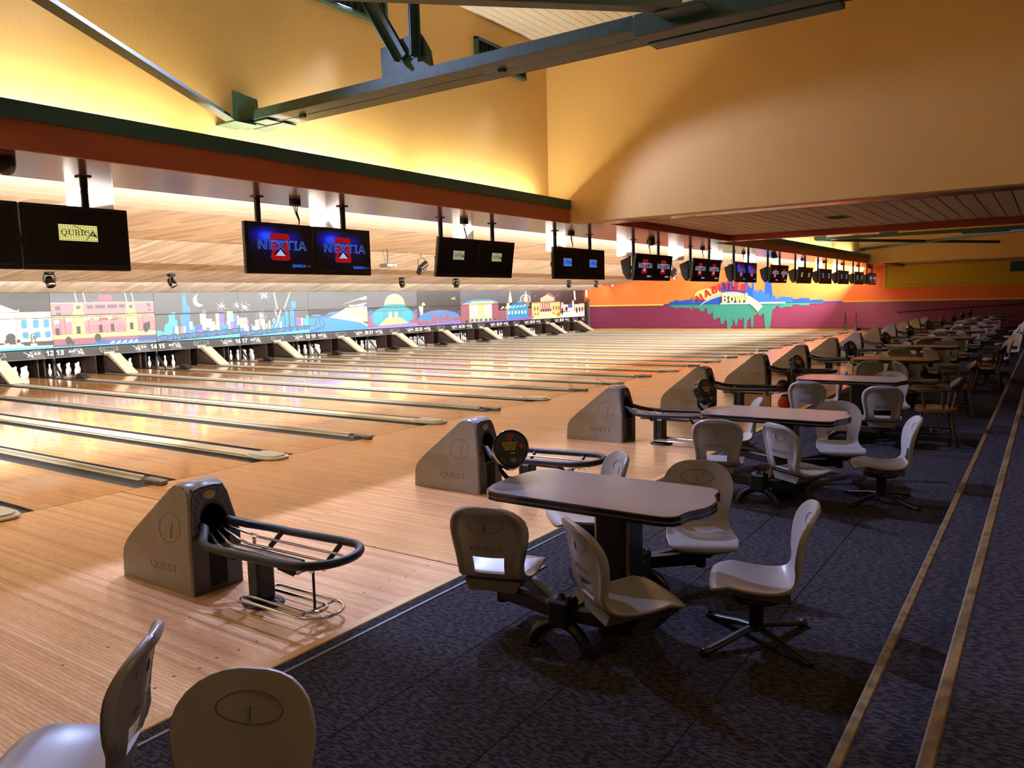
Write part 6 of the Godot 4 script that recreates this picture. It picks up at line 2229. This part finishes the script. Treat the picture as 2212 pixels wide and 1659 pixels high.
	# little white spot lamps along the far wall
	for v in [[-22.95, 2.98, "white spot lamp above the left end of the orange wall"], [-18.8, 3.3, "white spot lamp beside the fifth monitor pair"]]:
		var o := thing("spot_lamp", v[2], "lamp", Vector3(v[0], v[1], ZF + 1.2), 0.0, "white spot lamps")
		s = S()
		lathe(s, [Vector2(0.0, 0.09), Vector2(0.035, 0.08), Vector2(0.055, -0.02), Vector2(0.07, -0.08), Vector2(0.0, -0.07)], 12, Transform3D(Basis(Vector3.RIGHT, -0.6), Vector3(0, -0.13, 0)))
		obj("shade", s, M.white_box, o)
		bx("stem", Vector3(0, -0.02, 0.0), Vector3(0.025, 0.14, 0.025), M.white_box, o)
	for x in [-22.6, -14.5, -17.9]:
		spot(Vector3(x, 2.75 if x < -20 else 3.05, ZF + 1.1), Vector3(x + 0.1, 2.1, ZF), Color(1, 0.93, 0.8), 0.35, 50.0, 0.05, 0.8)
	var lp := thing("tube_lamp", "short white tube lamp standing at the right end of the mask", "lamp", Vector3(-25.3, 2.2, ZF + 0.35))
	s = S()
	tube(s, [Vector3(0, 0, 0), Vector3(0, 0.4, 0)], 0.05, 10)
	obj("tube", s, M.white_lamp, lp)

# ---------------------------------------------------------------- lamps and last details
func details() -> void:
	# fluorescent tubes: behind the soffit, in the cove, behind the last ceiling drop
	var strip := func(x: float, y: float, z: float, len: float, label: String, group: String):
		var o := thing("fluorescent_tube", label, "lamp", Vector3(x, y, z), 0.0, group)
		var s := S()
		tube(s, [Vector3(0, 0, -len / 2), Vector3(0, 0, len / 2)], 0.019, 8)
		obj("glass_tube", s, M.tube, o)
		for e in [-1, 1]: bx("socket", Vector3(0, (3.435 - y) / 2.0, e * (len / 2 + 0.015)), Vector3(0.045, y - 3.405 + 0.03, 0.03), M.white_box, o)
	for k in range(-1, 13): strip.call(-8.15, 3.545, Z0 - P * k, 3.0, "bright fluorescent tube along the back edge of the purple soffit", "tubes behind the soffit")
	for z in [4.0, 0.7, -2.6, -5.9, -9.2]: strip.call(-7.06, 3.5, z - 0.6, 3.0, "warm tube hidden in the cove of the near yellow bay", "tubes in the near cove")
	for z in [-21.0, -24.5, -28.0, -31.5, -35.2]: strip.call(-7.06, 3.5, z, 3.1, "warm tube hidden in the cove of the far yellow bay", "tubes in the far cove")
	# flood lamps in front of the louvred openings
	for z in [-7.15, -10.4, -3.9, -24.5, -30.5]:
		var o := thing("flood_lamp", "cool white flood lamp in the louvred opening of the yellow wall", "lamp", Vector3(-7.235, 5.8, z), 0.0, "flood lamps in the wall openings")
		var s := S()
		var b := Basis(Vector3.BACK, -PI / 2 - 0.5)
		lathe(s, [Vector2(0.0, -0.04), Vector2(0.03, -0.03), Vector2(0.04, 0.0), Vector2(0.034, 0.0), Vector2(0.0, -0.02)], 16, Transform3D(b, Vector3.ZERO))
		bar(s, Vector3(-0.05, 0, 0), Vector3(-0.02, 0.0, 0), 0.03, 0.03)
		obj("reflector", s, M.dark_steel, o)
		s = S()
		lathe(s, [Vector2(0, 0.0), Vector2(0.033, 0.0), Vector2(0.033, -0.005)], 14, Transform3D(b, Vector3.ZERO))
		obj("lamp_glass", s, M.white_lamp, o)
